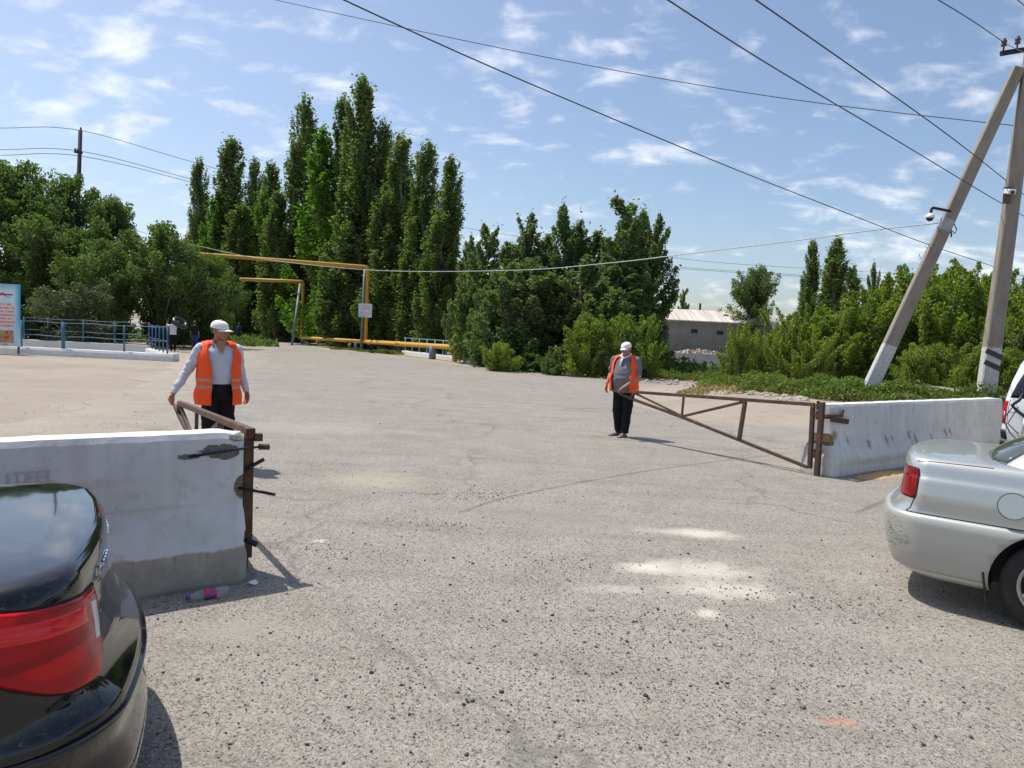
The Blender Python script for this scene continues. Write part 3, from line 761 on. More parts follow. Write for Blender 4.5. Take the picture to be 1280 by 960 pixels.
# right barrier
HD2 = math.radians(37); dir2 = Vector((math.cos(HD2), math.sin(HD2), 0)); nrm2 = Vector((dir2.y, -dir2.x, 0))
E2 = G(1044, 598, 0.0); L2 = 6.0
ex2 = [((.42 + .40 * k + ((k * 7) % 5) * .07, -.2, .47 - .025 * ((k * 3) % 4)), (.03 + .012 * ((k * 5) % 3), .5, .05 + .015 * (k % 3)), (.24, .13, .20), .6, 22, .75) for k in range(9)]
ex2 += [((1.0, -.2, .17), (1.0, .5, .045), (.50, .38, .27), .4, 3, .6), ((.10, -.2, .55), (.07, .5, .07), (.24, .17, .09), .25, 7, .9)]
bar2 = jersey('concrete_barrier', L2, jersey_material('white paint on right barrier', .02, 5.0, [((-.0, -.1, .5), (.07, .4, .08), (.25, .17, .09), .2, 6), ((.0, .0, .97), (.16, .4, .03), (.6, .6, .58), .3, 8)], True, ex2), PROF, 5.0,
              lambda x, y, z: (x - (.03 * max(0, 1 - x / .3) if z < .42 else 0), y, z))
tag(bar2, 'white concrete barrier with purple scuff marks, reaching behind the white minivan', 'barrier', 'concrete road barriers')
bar2.rotation_euler = (0, 0, HD2); bar2.location = E2 - nrm2 * .258

# ------------------------------------------------------------------ swing gates
def gate(hinge, tip_dir, label, n_post, near, length=3.35):
    """root at the hinge foot; gate leaf in the local xz plane"""
    r = empty('swing_gate', hinge, math.atan2(tip_dir.y, tip_dir.x), label, 'gate', 'rusty swing gates')
    def bar(name, pts, w=.04, h=.04):
        bm = bmesh.new()
        for p, q in zip(pts, pts[1:]): add_bar(bm, (p[0], 0, p[1]), (q[0], 0, q[1]), w, h)
        return bevel(mesh_obj(name, bm, RUST, r), .004, 1)
    bar('top_rail', [(.0, .955), (3.06, .825)], .045, .05)
    bar('hinge_stile', [(.02, .93), (.0, .09)], .05, .05)
    bar('bottom_rail', [(.03, .10), (1.04, .31), (2.06, .52), (3.06, .70), (length, .765)], .04, .045)
    bar('brace', [(2.06, .53), (1.02, .88)], .035, .04)
    bar('brace', [(2.06, .54), (3.04, .81)], .03, .03)
    bar('upright', [(1.05, .33), (1.0, .885)], .05, .05)
    bar('upright', [(2.06, .55), (2.05, .84)], .03, .03)
    bar('upright', [(3.10, .72), (3.02, .83)], .05, .05)
    bm = bmesh.new(); add_tube(bm, [(length - .06, 0, .765), (length, 0, .77), (length + .04, -.03, .74), (length + .03, -.05, .70)], .01, 8); mesh_obj('hook', bm, RUST, r, True)
    return r
gp = E2 - nrm2 * .20 - dir2 * .12; tipR = G(800, 549)
dR = Vector((2.02, 12.2, 0)) - Vector((gp.x, gp.y, 0)); dR.normalize(); print('right gate', gp)
gr = gate(Vector((gp.x, gp.y, 0)) + dR * .10, dR, 'rusty triangular gate, long in view, held by the worker in the grey shirt', 1, False)
gr.scale.x = 1.075
# hinge post and brackets of the right gate
bm = bmesh.new(); add_bar(bm, (-.1, 0, 0.005), (-.1, 0, 1.0), .06, .06); bevel(mesh_obj('hinge_post', bm, RUST, gr), .005, 1)
for z in (.82, .30, .95):
    bm = bmesh.new(); add_box(bm, (-.05, 0, z), (.13, .035, .03)); add_tube(bm, [(-.045, 0, z - .06), (-.045, 0, z + .06)], .02, 10); mesh_obj('hinge', bm, RUST, gr)
loc2 = lambda u, y, z: gr.matrix_world.inverted() @ (Vector((bar2.location.x, bar2.location.y, 0)) + dir2 * u + nrm2 * y + Vector((0, 0, z)))
bpy.context.view_layer.update()
a = gr.matrix_world.inverted()
W2 = lambda u, y, z: a @ (Vector(bar2.location) + dir2 * u + nrm2 * y + Vector((0, 0, z)))
bm = bmesh.new(); add_bar(bm, W2(-.02, .150, .78), W2(.42, .158, .73), .012, .07); add_bar(bm, W2(-.16, .15, .83), W2(.25, .155, .82), .03, .03)
add_bar(bm, W2(.22, .16, .80), W2(.24, .16, .90), .03, .03); add_bar(bm, (-.1, 0, .80), W2(-.02, .15, .80), .03, .04)
mesh_obj('wall_bracket', bm, RUST, gr)

hp = Vector((bar1.location.x, bar1.location.y, 0)) - dir1 * (L1 + .07) + nrm1 * .02
tl = P(217, 511, 7.65); dL = Vector((tl.x, tl.y, 0)) - hp; print('left gate length', dL.length, 'tip z', tl.z); dL.normalize()
gl = gate(hp, dL, 'rusty triangular gate hung on the left barrier, held by the worker in pale sleeves', 1, True)
bpy.context.view_layer.update(); a1 = gl.matrix_world.inverted()
W1 = lambda u, y, z: a1 @ (E1 + nrm1 * (y - .258) - dir1 * u + Vector((0, 0, z)))     # u beyond the free end, y to the camera
bm = bmesh.new(); add_bar(bm, W1(.05, .02, .02), W1(.05, .02, .93), .04, .04); bevel(mesh_obj('hinge_post', bm, RUST, gl), .004, 1)
bm = bmesh.new(); add_box(bm, W1(.06, .04, .945), (.06, .06, .07)); add_box(bm, W1(.11, .06, .92), (.05, .05, .05)); mesh_obj('hinge', bm, RUST, gl)
bm = bmesh.new(); add_tube(bm, [W1(-.34, .128, .825), W1(-.05, .145, .86), W1(.14, .12, .865)], .008, 8); mesh_obj('anchor_rod', bm, DKSTEEL, gl, True)
bm = bmesh.new(); add_tube(bm, [W1(.10, .10, .86), W1(.17, .12, .86)], .02, 10); mesh_obj('anchor_nut', bm, RUST, gl)
bm = bmesh.new(); add_tube(bm, [W1(-.04, .12, .60), W1(.10, .20, .575), W1(.17, .25, .56)], .010, 8); mesh_obj('anchor_rod', bm, DKSTEEL, gl, True)
bm = bmesh.new(); add_tube(bm, [W1(.03, .05, .70), W1(.16, .03, .76)], .014, 8); mesh_obj('anchor_rod', bm, DKSTEEL, gl, True)
bm = bmesh.new(); add_tube(bm, [W1(.0, .2, .27), W1(.06, .25, .24)], .02, 8); mesh_obj('anchor_rod', bm, DKSTEEL, gl, True)

# ------------------------------------------------------------------ litter by the left barrier
def bottle():
    r = empty('plastic_bottle', G(262, 742, .032), 0.0, 'clear plastic bottle with purple cap lying at the foot of the left barrier', 'bottle')
    clear = NT('clear plastic').set(Base_Color=(.85, .87, .92, 1), Roughness=.08, Transmission_Weight=.85, IOR=1.2).m
    dr = (-dir1).normalized(); r.rotation_euler = (0, 0, math.atan2(dr.y, dr.x))
    bm = bmesh.new(); rs = add_lathe(bm, [(.001, .11), (.028, .11), (.032, .10), (.031, .03), (.030, .02), (.032, 0), (.031, -.04), (.026, -.07), (.013, -.10), (.012, -.115)], 20)
    for v in bm.verts: v.co = Vector((v.co.y, v.co.x, v.co.z))
    mesh_obj('shell', bm, clear, r, True)
    lab = NT('bottle label'); x = lab.xyz(lab.obj()); lab.set(Base_Color=lab.mix(lab.rng(lab.noise(lab.obj(), 60, 2), .45, .5), (.05, .08, .35, 1), (.6, .04, .06, 1)), Roughness=.3)
    bm = bmesh.new(); add_lathe(bm, [(.0335, -.03), (.0335, .035)], 20)
    for v in bm.verts: v.co = Vector((v.co.y, v.co.x, v.co.z))
    mesh_obj('label', bm, lab.m, r, True)
    bm = bmesh.new(); add_lathe(bm, [(.001, -.135), (.015, -.135), (.015, -.112), (.001, -.112)], 16)
    for v in bm.verts: v.co = Vector((v.co.y, v.co.x, v.co.z))
    mesh_obj('cap', bm, simple('purple cap', (.16, .06, .35), .4), r, True)
bottle()
def scrap(px, py, s, label, seed):
    rnd = random.Random(seed); bm = bmesh.new(); n = 7
    pts = [(math.cos(k / n * 6.28) * s * rnd.uniform(.6, 1.1), math.sin(k / n * 6.28) * s * rnd.uniform(.6, 1.1), rnd.uniform(0, s * .9)) for k in range(n)]
    c = bm.verts.new((0, 0, s * .7)); vs = [bm.verts.new(p) for p in pts]
    for k in range(n): bm.faces.new((c, vs[k], vs[(k + 1) % n]))
    o = mesh_obj('paper_scrap', bm, simple('crumpled white paper %d' % seed, (.72, .74, .76), .8), loc=G(px, py, .01))
    bake(o, [('SUBSURF', dict(levels=1, render_levels=1)), ('SOLIDIFY', dict(thickness=.002))]); tag(o, label, 'litter')
scrap(316, 730, .036, 'crumpled white paper scrap by the end of the left barrier', 2)
# clod of orange sawdust / sand by the right barrier
bm = bmesh.new(); rnd = random.Random(9); gg = G(1105, 594)
NX = 26; grid = [[bm.verts.new((gg.x + (i / NX - .5) * 1.3 * dir2.x + (j / 10 - .5) * .34 * nrm2.x, gg.y + (i / NX - .5) * 1.3 * dir2.y + (j / 10 - .5) * .34 * nrm2.y,
      max(0, (1 - (2 * i / NX - 1) ** 2) * (1 - (j / 5 - 1) ** 2)) * (.03 + .03 * mnoise.noise(Vector((i * .4, j * .5, 0)))) + .002)) for j in range(11)] for i in range(NX + 1)]
for i in range(NX):
    for j in range(10): bm.faces.new((grid[i][j], grid[i + 1][j], grid[i + 1][j + 1], grid[i][j + 1]))
tag(mesh_obj('sand_pile', bm, simple('orange sand', (.50, .33, .15), .95, vary=.25, scale=14, bump=.6), smooth=True), 'thin spill of orange sand along the foot of the right barrier', 'sand', kind='stuff')

# ------------------------------------------------------------------ blue railing on white kerb, sign board
fx0, fx1 = GX(-60, 28.6, 0).x, GX(217, 28.6, 0).x
def low_wall(name, p, q, w, h, label, seed):
    p = Vector(p); q = Vector(q); L = (q - p).length; n = max(4, int(L / .4)); bm = bmesh.new(); rings = []
    d = (q - p) / L; nn = Vector((-d.y, d.x, 0))
    for i in range(n + 1):
        c = p + d * (L * i / n); k = mnoise.noise(Vector((i * .5, seed, 0))) * .05
        rings.append([bm.verts.new(c + nn * (y * (w + k)) + Vector((0, 0, z * (h + k * .5)))) for y, z in ((-.55, -.02), (-.5, .7), (-.42, 1), (.42, 1), (.5, .7), (.55, -.02))])
    for a_, b_ in zip(rings, rings[1:]):
        for k in range(6): bm.faces.new((a_[k], a_[(k + 1) % 6], b_[(k + 1) % 6], b_[k]))
    bm.faces.new(rings[0]); bm.faces.new(rings[-1])
    return tag(mesh_obj(name, bm, WHITEWASH), label, 'kerb')
low_wall('low_wall', (fx0, 28.8, 0), (fx1, 28.8, 0), .55, .30, 'whitewashed low wall in front, under the blue railing and the sign board', 1)
bx0, bx1 = GX(-60, 33.5, 0).x, GX(186, 33.5, 0).x
low_wall('low_wall', (bx0, 33.5, 0), (bx1, 33.5, 0), .35, .42, 'farther whitewashed low wall behind the front one', 2)
low_wall('low_wall', (bx1 + .1, 33.3, 0), (fx1 - .35, 29.1, 0), .3, .30, 'short whitewashed side wall joining the two long ones at the right', 3)
rr = empty('blue_railing', (fx0, 28.8, .29), 0, 'thin blue pipe railing standing on the white low walls at the left', 'railing')
bpy.context.view_layer.update()
def rail_posts(pts, r, h, z0=0.0):
    for x, y in pts:
        bm = bmesh.new(); add_tube(bm, [(x - fx0, y - 28.8, z0), (x - fx0, y - 28.8, z0 + h)], r, 8); mesh_obj('post', bm, BLUE, rr, True)
def rails(p, q, zs, r=.016):
    for z in zs:
        bm = bmesh.new(); n = 10; add_tube(bm, [(p[0] + (q[0] - p[0]) * k / n - fx0, p[1] + (q[1] - p[1]) * k / n - 28.8, z + .02 * math.sin(k * 1.7)) for k in range(n + 1)], r, 6); mesh_obj('rail', bm, BLUE, rr, True)
fxs = [(GX(px, 28.8, 0).x, 28.8) for px in (27, 79, 155, 209)]
rail_posts(fxs[:1] + fxs[2:], .038, 1.08); rail_posts(fxs[1:2], .075, 1.08)
rails(fxs[0], fxs[3], (1.05, .50))
bxs = [(GX(px, 33.5, 0).x, 33.5) for px in (30, 60, 104, 143, 186)]
rail_posts(bxs, .032, 1.1, .1); rails(bxs[0], bxs[-1], (1.15, .6))
sx = [(bxs[-1][0] + (fxs[3][0] - bxs[-1][0]) * t, 33.5 + (28.8 - 33.5) * t) for t in (.2, .4, .6, .8)]
rail_posts(sx, .028, 1.08); rails(bxs[-1], fxs[3], (1.08, .5))

# sign board with red lettering, cut by the frame
def shape_text_rows(root, mat, rows, x0, x1, y, h, seed):
    """rows of blocky letter-like strokes: the words are too small to read in the photograph"""
    rnd = random.Random(seed); bm = bmesh.new()
    for z in rows:
        x = x0
        while x < x1 - .02:
            w = rnd.uniform(.03, .05)
            if rnd.random() < .14: x += .045; continue
            st = rnd.randrange(5)
            add_box(bm, (x + .006, y, z), (.011, .002, h))
            if st in (0, 1, 3): add_box(bm, (x + w - .012, y, z), (.011, .002, h))
            if st in (0, 2, 4): add_box(bm, (x + w / 2 - .002, y, z + h / 2 - .006), (w - .004, .002, .012))
            if st in (1, 2, 3): add_box(bm, (x + w / 2 - .002, y, z), (w - .004, .002, .010))
            if st in (2, 4): add_box(bm, (x + w / 2 - .002, y, z - h / 2 + .006), (w - .004, .002, .012))
            x += w + .014
    mesh_obj('lettering', bm, mat, root, recalc=False)
sgx = GX(25, 28.3, 0).x
sg = empty('sign_board', (sgx - 1.0, 28.25, .02), math.radians(4), 'tall pale blue sign board with rows of red lettering at the left edge', 'sign')
SW, SH = 2.0, 2.75
s = NT('sign board print'); v = s.obj(); x = s.xyz(v)
c = s.mix(s.rng(s.noise(v, 1.6, 3), .4, .6), (.50, .68, .76, 1), (.66, .76, .78, 1))
c = s.mix(s.rng(x[2], 2.5, 2.75), c, (.20, .42, .66, 1))
c = s.mix(s.math('MULTIPLY', s.rng(x[0], .74, .98), s.rng(x[2], .6, 1.4)), c, (.04, .38, .60, 1))
pk = s.math('MULTIPLY', s.math('MULTIPLY', s.rng(x[2], 1.02, 1.06), s.rng(x[2], 2.02, 1.96)), s.rng(x[0], .84, .74))
c = s.mix(s.math('MULTIPLY', pk, .8), c, (.78, .58, .56, 1))
pic = s.math('MULTIPLY', s.math('MULTIPLY', s.rng(x[2], .42, .46), s.rng(x[2], .96, .90)), s.rng(x[0], .80, .74))
pc = s.n('ShaderNodeValToRGB'); s.l(s.noise(v, 7, 3, .7), pc.inputs[0]); e = pc.color_ramp.elements
e[0].position = .3; e[0].color = (.10, .14, .05, 1); e[1].position = .7; e[1].color = (.62, .60, .45, 1)
for p_, c_ in ((.42, (.40, .06, .03, 1)), (.5, (.55, .22, .08, 1)), (.58, (.30, .30, .14, 1))): k = e.new(p_); k.color = c_
c = s.mix(pic, c, pc.outputs[0]); s.set(Base_Color=c, Roughness=.45)
bm = bmesh.new(); add_box(bm, (0, 0, .3 + (SH - .3) / 2), (SW, .04, SH - .3)); bevel(mesh_obj('panel', bm, s.m, sg), .006, 1)
for sx_ in (-.9, .9):
    bm = bmesh.new(); add_box(bm, (sx_, .06, SH / 2 - .05), (.06, .06, SH - .1)); mesh_obj('leg', bm, BLUE, sg)
RED = simple('red sign print', (.55, .03, .05), .5); NAVY = simple('dark sign print', (.05, .06, .12), .5)
shape_text_rows(sg, RED, [1.95, 1.81, 1.67, 1.53, 1.39, 1.25, 1.11], -.95, .80, -.0225, .075, 3)
shape_text_rows(sg, RED, [.36], -.95, .55, -.0225, .07, 4)
bm = bmesh.new(); add_bar(bm, (-.1, -.023, 2.34), (.72, -.023, 2.34), .003, .05); mesh_obj('emblem', bm, NAVY, sg)
bm = bmesh.new(); add_bar(bm, (-.2, -.0245, 2.12), (.45, -.0245, 2.38), .003, .02); add_bar(bm, (-.1, -.0265, 2.48), (.65, -.0265, 2.22), .003, .02); add_sphere(bm, (.32, -.022, 2.36), (.09, .006, .05), 12, 6); mesh_obj('emblem', bm, RED, sg)

# ------------------------------------------------------------------ yellow gas pipeline
pa = P(568, 433, 42.0); pb = GX(377, 64.0, 0); 
gpz = .85
A = Vector((GX(568, 42, 0).x, 42, gpz)); B = Vector((GX(377, 64, 0).x, 64, .62)); dirp = (B - A)
pl = empty('gas_pipeline', (A.x, A.y, 0), 0, 'yellow overhead gas pipe running low along the road edge and rising in two portals', 'pipeline'); bpy.context.view_layer.update()
Lc = lambda p: (Vector(p) - Vector((A.x, A.y, 0)))
def on(px):   # point of the low run under column px
    lo, hi = 0, 1
    for _ in range(40):
        m_ = (lo + hi) / 2; q = A + dirp * m_; qx = 640 + F * ((q - EYE).dot(rt)) / ((q - EYE).dot(fw))
        if qx > px: lo = m_
        else: hi = m_
    return A + dirp * lo
def elbow(pts, r=.25, n=5):
    out = [Vector(pts[0])]
    for i in range(1, len(pts) - 1):
        p = Vector(pts[i]); a_ = (Vector(pts[i - 1]) - p).normalized(); b_ = (Vector(pts[i + 1]) - p).normalized()
        for k in range(n + 1):
            t = k / n; out.append((1 - t) ** 2 * (p + a_ * r) + 2 * t * (1 - t) * p + t * t * (p + b_ * r))
    out.append(Vector(pts[-1])); return out
U = on(457); portal_top = P(462, 334, U.y).z; far_left = P(238, 317, 47.5)
lowend = P(377, 352, 64); lowleft = P(300, 349, 61)
def pipe(name, pts, r, mat=YEL):
    bm = bmesh.new(); add_tube(bm, elbow([Lc(p) for p in pts]), r, 12); return mesh_obj(name, bm, mat, pl, True)
pipe('pipe', [Vector((A.x, A.y, 0)), A, on(458)], .15); pipe('pipe', [on(459), B, Vector((B.x, B.y, lowend.z)), lowleft], .14)
pipe('pipe', [U, Vector((U.x, U.y, portal_top)), far_left, far_left + Vector((-3, -2, -.0))], .13)
def post(px, dpx, h, r, mat=GREYPOST, off=.3):
    q = on(px); bm = bmesh.new(); add_tube(bm, [Lc(Vector((q.x, q.y - off, 0))), Lc(Vector((q.x + dpx, q.y - off, h)))], r, 8); mesh_obj('support_post', bm, mat, pl, True)
post(453, .08, portal_top - .15, .11); post(541, 0, .85, .22, off=0); post(445, 0, .7, .12, off=0); post(378, 0, .55, .10, off=0)
q = Vector((GX(365, 60, 0).x, 60, 0)); bm = bmesh.new(); add_tube(bm, [Lc(q), Lc(P(375, 355, 63.6))], .10, 8); mesh_obj('support_post', bm, GREYPOST, pl, True)
q = on(500); bm = bmesh.new(); add_tube(bm, [Lc(q + Vector((-.3, 0, 0))), Lc(q + Vector((.3, 0, -.02)))], .17, 10); 
mesh_obj('flange', bm, YEL, pl, True)
sp_ = P(456.5, 388, U.y - .55)
ss = empty('warning_sign', (sp_.x, sp_.y, sp_.z - .5), 0, 'small square white sign with red and blue print, fixed to the pipe portal', 'sign')
sw = NT('white sign sheet'); v = sw.obj(); x = sw.xyz(v)
c = sw.mix(sw.math('MULTIPLY', sw.rng(x[0], .1, -.2), sw.rng(x[2], .4, .1)), (.72, .74, .76, 1), (.42, .62, .70, 1)); sw.set(Base_Color=c, Roughness=.5)
bm = bmesh.new(); add_box(bm, (0, 0, .5), (.98, .02, 1.0)); mesh_obj('panel', bm, sw.m, ss)
PINK = simple('faded red print', (.70, .22, .28), .6)
shape_text_rows(ss, PINK, [.78, .62], -.34, .30, -.0125, .11, 8); shape_text_rows(ss, NAVY, [.36], -.34, -.05, -.0125, .05, 9); shape_text_rows(ss, NAVY, [.28], .08, .36, -.0125, .06, 10); shape_text_rows(ss, PINK, [.13], -.3, .36, -.0125, .05, 12)
# far blue fence, kerb and thin pole
k0, k1, k2 = G(492, 445), G(572, 455), G(612, 462)
low_wall('kerb', (k0.x, k0.y + 4.2, 0), (k1.x, k1.y + 3.4, 0), .3, .28, 'white kerb under the far blue fence', 5)
low_wall('kerb', (k1.x + .1, k1.y + 3.3, 0), (k2.x, k2.y + 1.6, 0), .3, .25, 'white kerb curving from the pipe elbow to the bushes', 6)
ff = empty('blue_fence', (k0.x, k0.y + 4.2, .2), 0, 'pale blue pipe fence behind the yellow pipe on the white kerb', 'fence'); bpy.context.view_layer.update()
fa_ = Vector((k0.x, k0.y + 4.2, .2)); fb_ = Vector((k1.x, k1.y + 3.4, .2)); o0 = fa_.copy()
for k in range(8):
    p = fa_.lerp(fb_, k / 7 * .95 + .03) - o0; bm = bmesh.new(); add_tube(bm, [p, p + Vector((0, 0, 1.0))], .045, 8); mesh_obj('post', bm, PALEBLUE, ff, True)
for z in (.98, .5):
    bm = bmesh.new(); add_tube(bm, [fa_ - o0 + Vector((0, 0, z)), fb_ - o0 + Vector((0, 0, z))], .03, 6); mesh_obj('rail', bm, PALEBLUE, ff, True)
q = GX(551, 43, 0); bm = bmesh.new(); add_tube(bm, [(0, 0, 0), (.0, 0, 2.9)], .05, 8); tp = mesh_obj('thin_pole', bm, GREYPOST, None, True, loc=(q.x, q.y + 3.0, 0)); tag(tp, 'thin grey stay pole rising above the far blue fence', 'pole')
bm = bmesh.new(); add_tube(bm, [(0, 0, 2.0), (1.3, .4, .3)], .015, 6); mesh_obj('stay_wire', bm, PALECABLE, tp)

# ------------------------------------------------------------------ poles
CONC = NT('concrete pole'); v = CONC.obj(); x = CONC.xyz(v); n_ = CONC.noise(CONC.obj((3, 3, .6)), 2, 6, .6); n2_ = CONC.noise(v, 14, 5, .6)
c = CONC.mix(CONC.rng(n_, .35, .7), (.30, .265, .22, 1), (.20, .175, .145, 1)); c = CONC.mix(CONC.math('MULTIPLY', CONC.rng(n2_, .55, .7), .5), c, (.14, .12, .10, 1))
wh = CONC.rng(CONC.math('ADD', x[2], CONC.math('MULTIPLY', n2_, .1)), 1.60, 1.57); c = CONC.mix(wh, c, CONC.mix(CONC.rng(n2_, .35, .7), (.54, .54, .53, 1), (.38, .375, .365, 1)))
CONC.set(Base_Color=c, Roughness=.9); CONC.bump(n2_, .3, .01)
DP = 19.0
pb_ = G_t(1231, 506) ; base_v = P(1231, 500, DP); top_v = P(1293, 40, DP)
zb = terrain(base_v.x, base_v.y); print('pole base', base_v, zb)
ap = empty('braced_pole', (base_v.x, base_v.y, zb), 0, 'concrete utility pole with a leaning concrete brace and black stripes on its white foot', 'utility pole'); bpy.context.view_layer.update()
ob = Vector((base_v.x, base_v.y, zb))
def conc_pole(name, p, q, w0, w1):
    """tapered square pole with sunk long faces; its mesh z runs along the pole from its foot"""
    L = (q - p).length; bm = bmesh.new(); rings = []; n = 14
    for i in range(n + 1):
        w = w0 + (w1 - w0) * i / n; z = L * i / n
        sec = [(-.5, -.42), (-.42, -.5), (.42, -.5), (.5, -.42), (.5, .42), (.42, .5), (-.42, .5), (-.5, .42)]
        rings.append([bm.verts.new((a_ * w * 1.0, b_ * w * .9, z)) for a_, b_ in sec])
    for r0, r1 in zip(rings, rings[1:]):
        for k in range(8): bm.faces.new((r0[k], r0[(k + 1) % 8], r1[(k + 1) % 8], r1[k]))
    bm.faces.new(rings[0]); bm.faces.new(rings[-1])
    o = mesh_obj(name, bm, CONC.m, ap); o.location = p - ob; dz = (q - p).normalized(); dx = (Vector((1, -.25, 0)) - dz * dz.dot(Vector((1, -.25, 0)))).normalized(); dy = dz.cross(dx); o.rotation_mode = 'QUATERNION'; o.rotation_quaternion = Matrix((dx, dy, dz)).transposed().to_quaternion(); return o
pv = conc_pole('pole_shaft', Vector((base_v.x, base_v.y, zb - .1)), top_v, .40, .27)
bb = P(1086, 488, DP + .3); tb = P(1273, 86, DP + .1)
pbz = Vector((bb.x, bb.y, bb.z)); dd = (tb - pbz).normalized(); zt = terrain(bb.x, bb.y); print('brace foot z', bb.z, 'terrain', zt)
foot = pbz - dd * max(0, (bb.z - zt + .1) / dd.z); br = conc_pole('brace_shaft', foot, tb, .36, .27)
for z in (1.32, 1.02):   # black chevron stripes
    bm = bmesh.new(); add_bar(bm, (-.195, -.186, z + .12), (.195, -.186, z - .04), .006, .13, Vector((0, 0, 1))); add_bar(bm, (.198, -.18, z - .04), (.198, .17, z + .1), .006, .13)
    o = mesh_obj('black_stripe', bm, simple('black stripe paint', (.05, .05, .052), .8), ap); o.location = pv.location; o.rotation_mode = 'QUATERNION'; o.rotation_quaternion = pv.rotation_quaternion
# top crossarm and insulators
ca, cb = P(1251, 67, DP - .3), P(1318, 56, DP - .3)
bm = bmesh.new(); add_bar(bm, ca - ob, cb - ob, .09, .11); mesh_obj('crossarm', bm, DKSTEEL, ap)
def insulator(parent, base, s=1.0, nm='insulator'):
    bm = bmesh.new(); add_lathe(bm, [(.001, 0), (.02, 0), (.02, .12), (.06, .13), (.075, .17), (.05, .20), (.07, .23), (.07, .27), (.035, .30), (.045, .33), (.001, .35)], 14, axis='Z')
    for v_ in bm.verts: v_.co *= s
    o = mesh_obj(nm, bm, CERAMIC, parent, True); o.location = base; return o
INS = []
for px in (1254, 1271, 1296):
    t = (px - 1251) / 67; q = ca.lerp(cb, t) + Vector((0, 0, .05)); insulator(ap, q - ob, .95); INS.append(q + Vector((0, 0, .3)))
# camera on the brace, box, second camera
dm = empty('dome_camera', P(1182, 262, DP - .2), 0, 'white dome camera hanging from a bent arm on the leaning brace', 'camera'); bpy.context.view_layer.update(); od = Vector(dm.location)
bm = bmesh.new(); add_tube(bm, elbow([P(1188, 264, DP - .15) - od, P(1168, 260, DP - .2) - od, P(1165, 259.5, DP - .2) - od, P(1163, 268, DP - .2) - od], .04), .035, 10); mesh_obj('arm', bm, DKSTEEL, dm, True)
dc = P(1162.5, 271, DP - .2) - od; bm = bmesh.new(); add_lathe(bm, [(.001, .09), (.05, .09), (.105, .03), (.115, -.01), (.112, -.03), (.001, -.03)], 20, axis='Z', c=dc); mesh_obj('housing', bm, WHITEPL, dm, True)
bm = bmesh.new(); add_sphere(bm, dc + Vector((0, 0, -.035)), (.088, .088, .085)); mesh_obj('lens_dome', bm, NT('dark glass dome').set(Base_Color=(.01, .01, .012, 1), Roughness=.05).m, dm, True)
ju = empty('junction_box', P(1182, 281, DP - .28), 0, 'grey metal box strapped to the leaning brace under the dome camera', 'box')
bm = bmesh.new(); rotb = Matrix.Rotation(.3, 3, 'Y'); add_box(bm, (0, 0, 0), (.30, .16, .30), rotb); bevel(mesh_obj('case', bm, GREYMET, ju), .012, 2)
bm = bmesh.new(); add_tube(bm, [(.13, 0, -.1), (.25, -.02, -.22), (.3, 0, -.1), (.22, .02, .05), (.15, 0, .1)], .012, 6); add_tube(bm, [(.1, -.05, -.12), (.14, -.06, -.25), (.17, 0, -.3)], .02, 6); mesh_obj('loose_cable', bm, CABLE, ju, True)
c2 = empty('box_camera', P(1261, 241, DP - .33), 0, 'small white camera on a bracket on the upright pole', 'camera')
bm = bmesh.new(); add_box(bm, (.02, .08, -.05), (.18, .06, .42)); mesh_obj('bracket', bm, simple('brown bracket', (.10, .07, .05), .7), c2)
bm = bmesh.new(); add_box(bm, (-.02, -.06, .02), (.19, .22, .12), Matrix.Rotation(.25, 3, 'X')); bevel(mesh_obj('housing', bm, WHITEPL, c2), .015, 2)
bm = bmesh.new(); add_tube(bm, [(-.02, -.16, -.02), (-.02, -.19, -.03)], .045, 12); mesh_obj('lens', bm, BLACKPL, c2, True)
# far wooden pole on the left
DW = 52; wb = GX(92, DW, 0); wt_ = P(100.5, 163, DW)
wp = empty('wooden_pole', (wb.x, wb.y, 0), 0, 'dark wooden pole with insulators above the dense trees at the left', 'utility pole'); bpy.context.view_layer.update(); ow = Vector(wp.location)
bm = bmesh.new(); add_tube(bm, [(0, 0, 0), wt_ - ow], [.17, .13], 10); mesh_obj('shaft', bm, WOODPOLE, wp, True)
for px, py in ((101, 163), (97, 190), (99, 197), (94, 189)): insulator(wp, P(px, py + 2, DW - .2) - ow, 1.0)
bm = bmesh.new(); add_bar(bm, P(93, 190, DW - .15) - ow, P(103, 191, DW - .15) - ow, .1, .12); mesh_obj('crossarm', bm, WOODPOLE, wp)

# ------------------------------------------------------------------ wires
def wire(pts, r, mat, label, n=60, group='overhead wires'):
    P_ = [P(*p) for p in pts]; out = []
    ts = np.linspace(0, len(P_) - 1, n)
    for t in ts:
        i = min(int(t), len(P_) - 2); u = t - i; p0 = P_[max(i - 1, 0)] if i > 0 else P_[0] * 2 - P_[1]; p1 = P_[i]; p2 = P_[i + 1]; p3 = P_[i + 2] if i + 2 < len(P_) else P_[-1] * 2 - P_[-2]
        out.append(.5 * ((2 * p1) + (p2 - p0) * u + (2 * p0 - 5 * p1 + 4 * p2 - p3) * u * u + (3 * p1 - p0 - 3 * p2 + p3) * u ** 3))
    bm = bmesh.new(); add_tube(bm, out, r, 5, cap=True); tag(mesh_obj('overhead_wire', bm, mat, None, True), label, 'wire', group)
wire([(250, -25, 26), (345, 0, 24), (640, 63, 22), (860, 104, 21), (1040, 131, 20), (1268, 157, DP + .2), (1340, 163, 19)], .011, CABLE, 'dark wire sagging gently from the top left across to the upright pole')
wire([(330, -50, 8), (430, 0, 9), (640, 95, 11), (900, 204, 14), (1060, 267, 17), (1170, 309, 19.4), (1300, 352, 24)], .010, CABLE, 'dark wire falling from the top left third to the leaning brace')
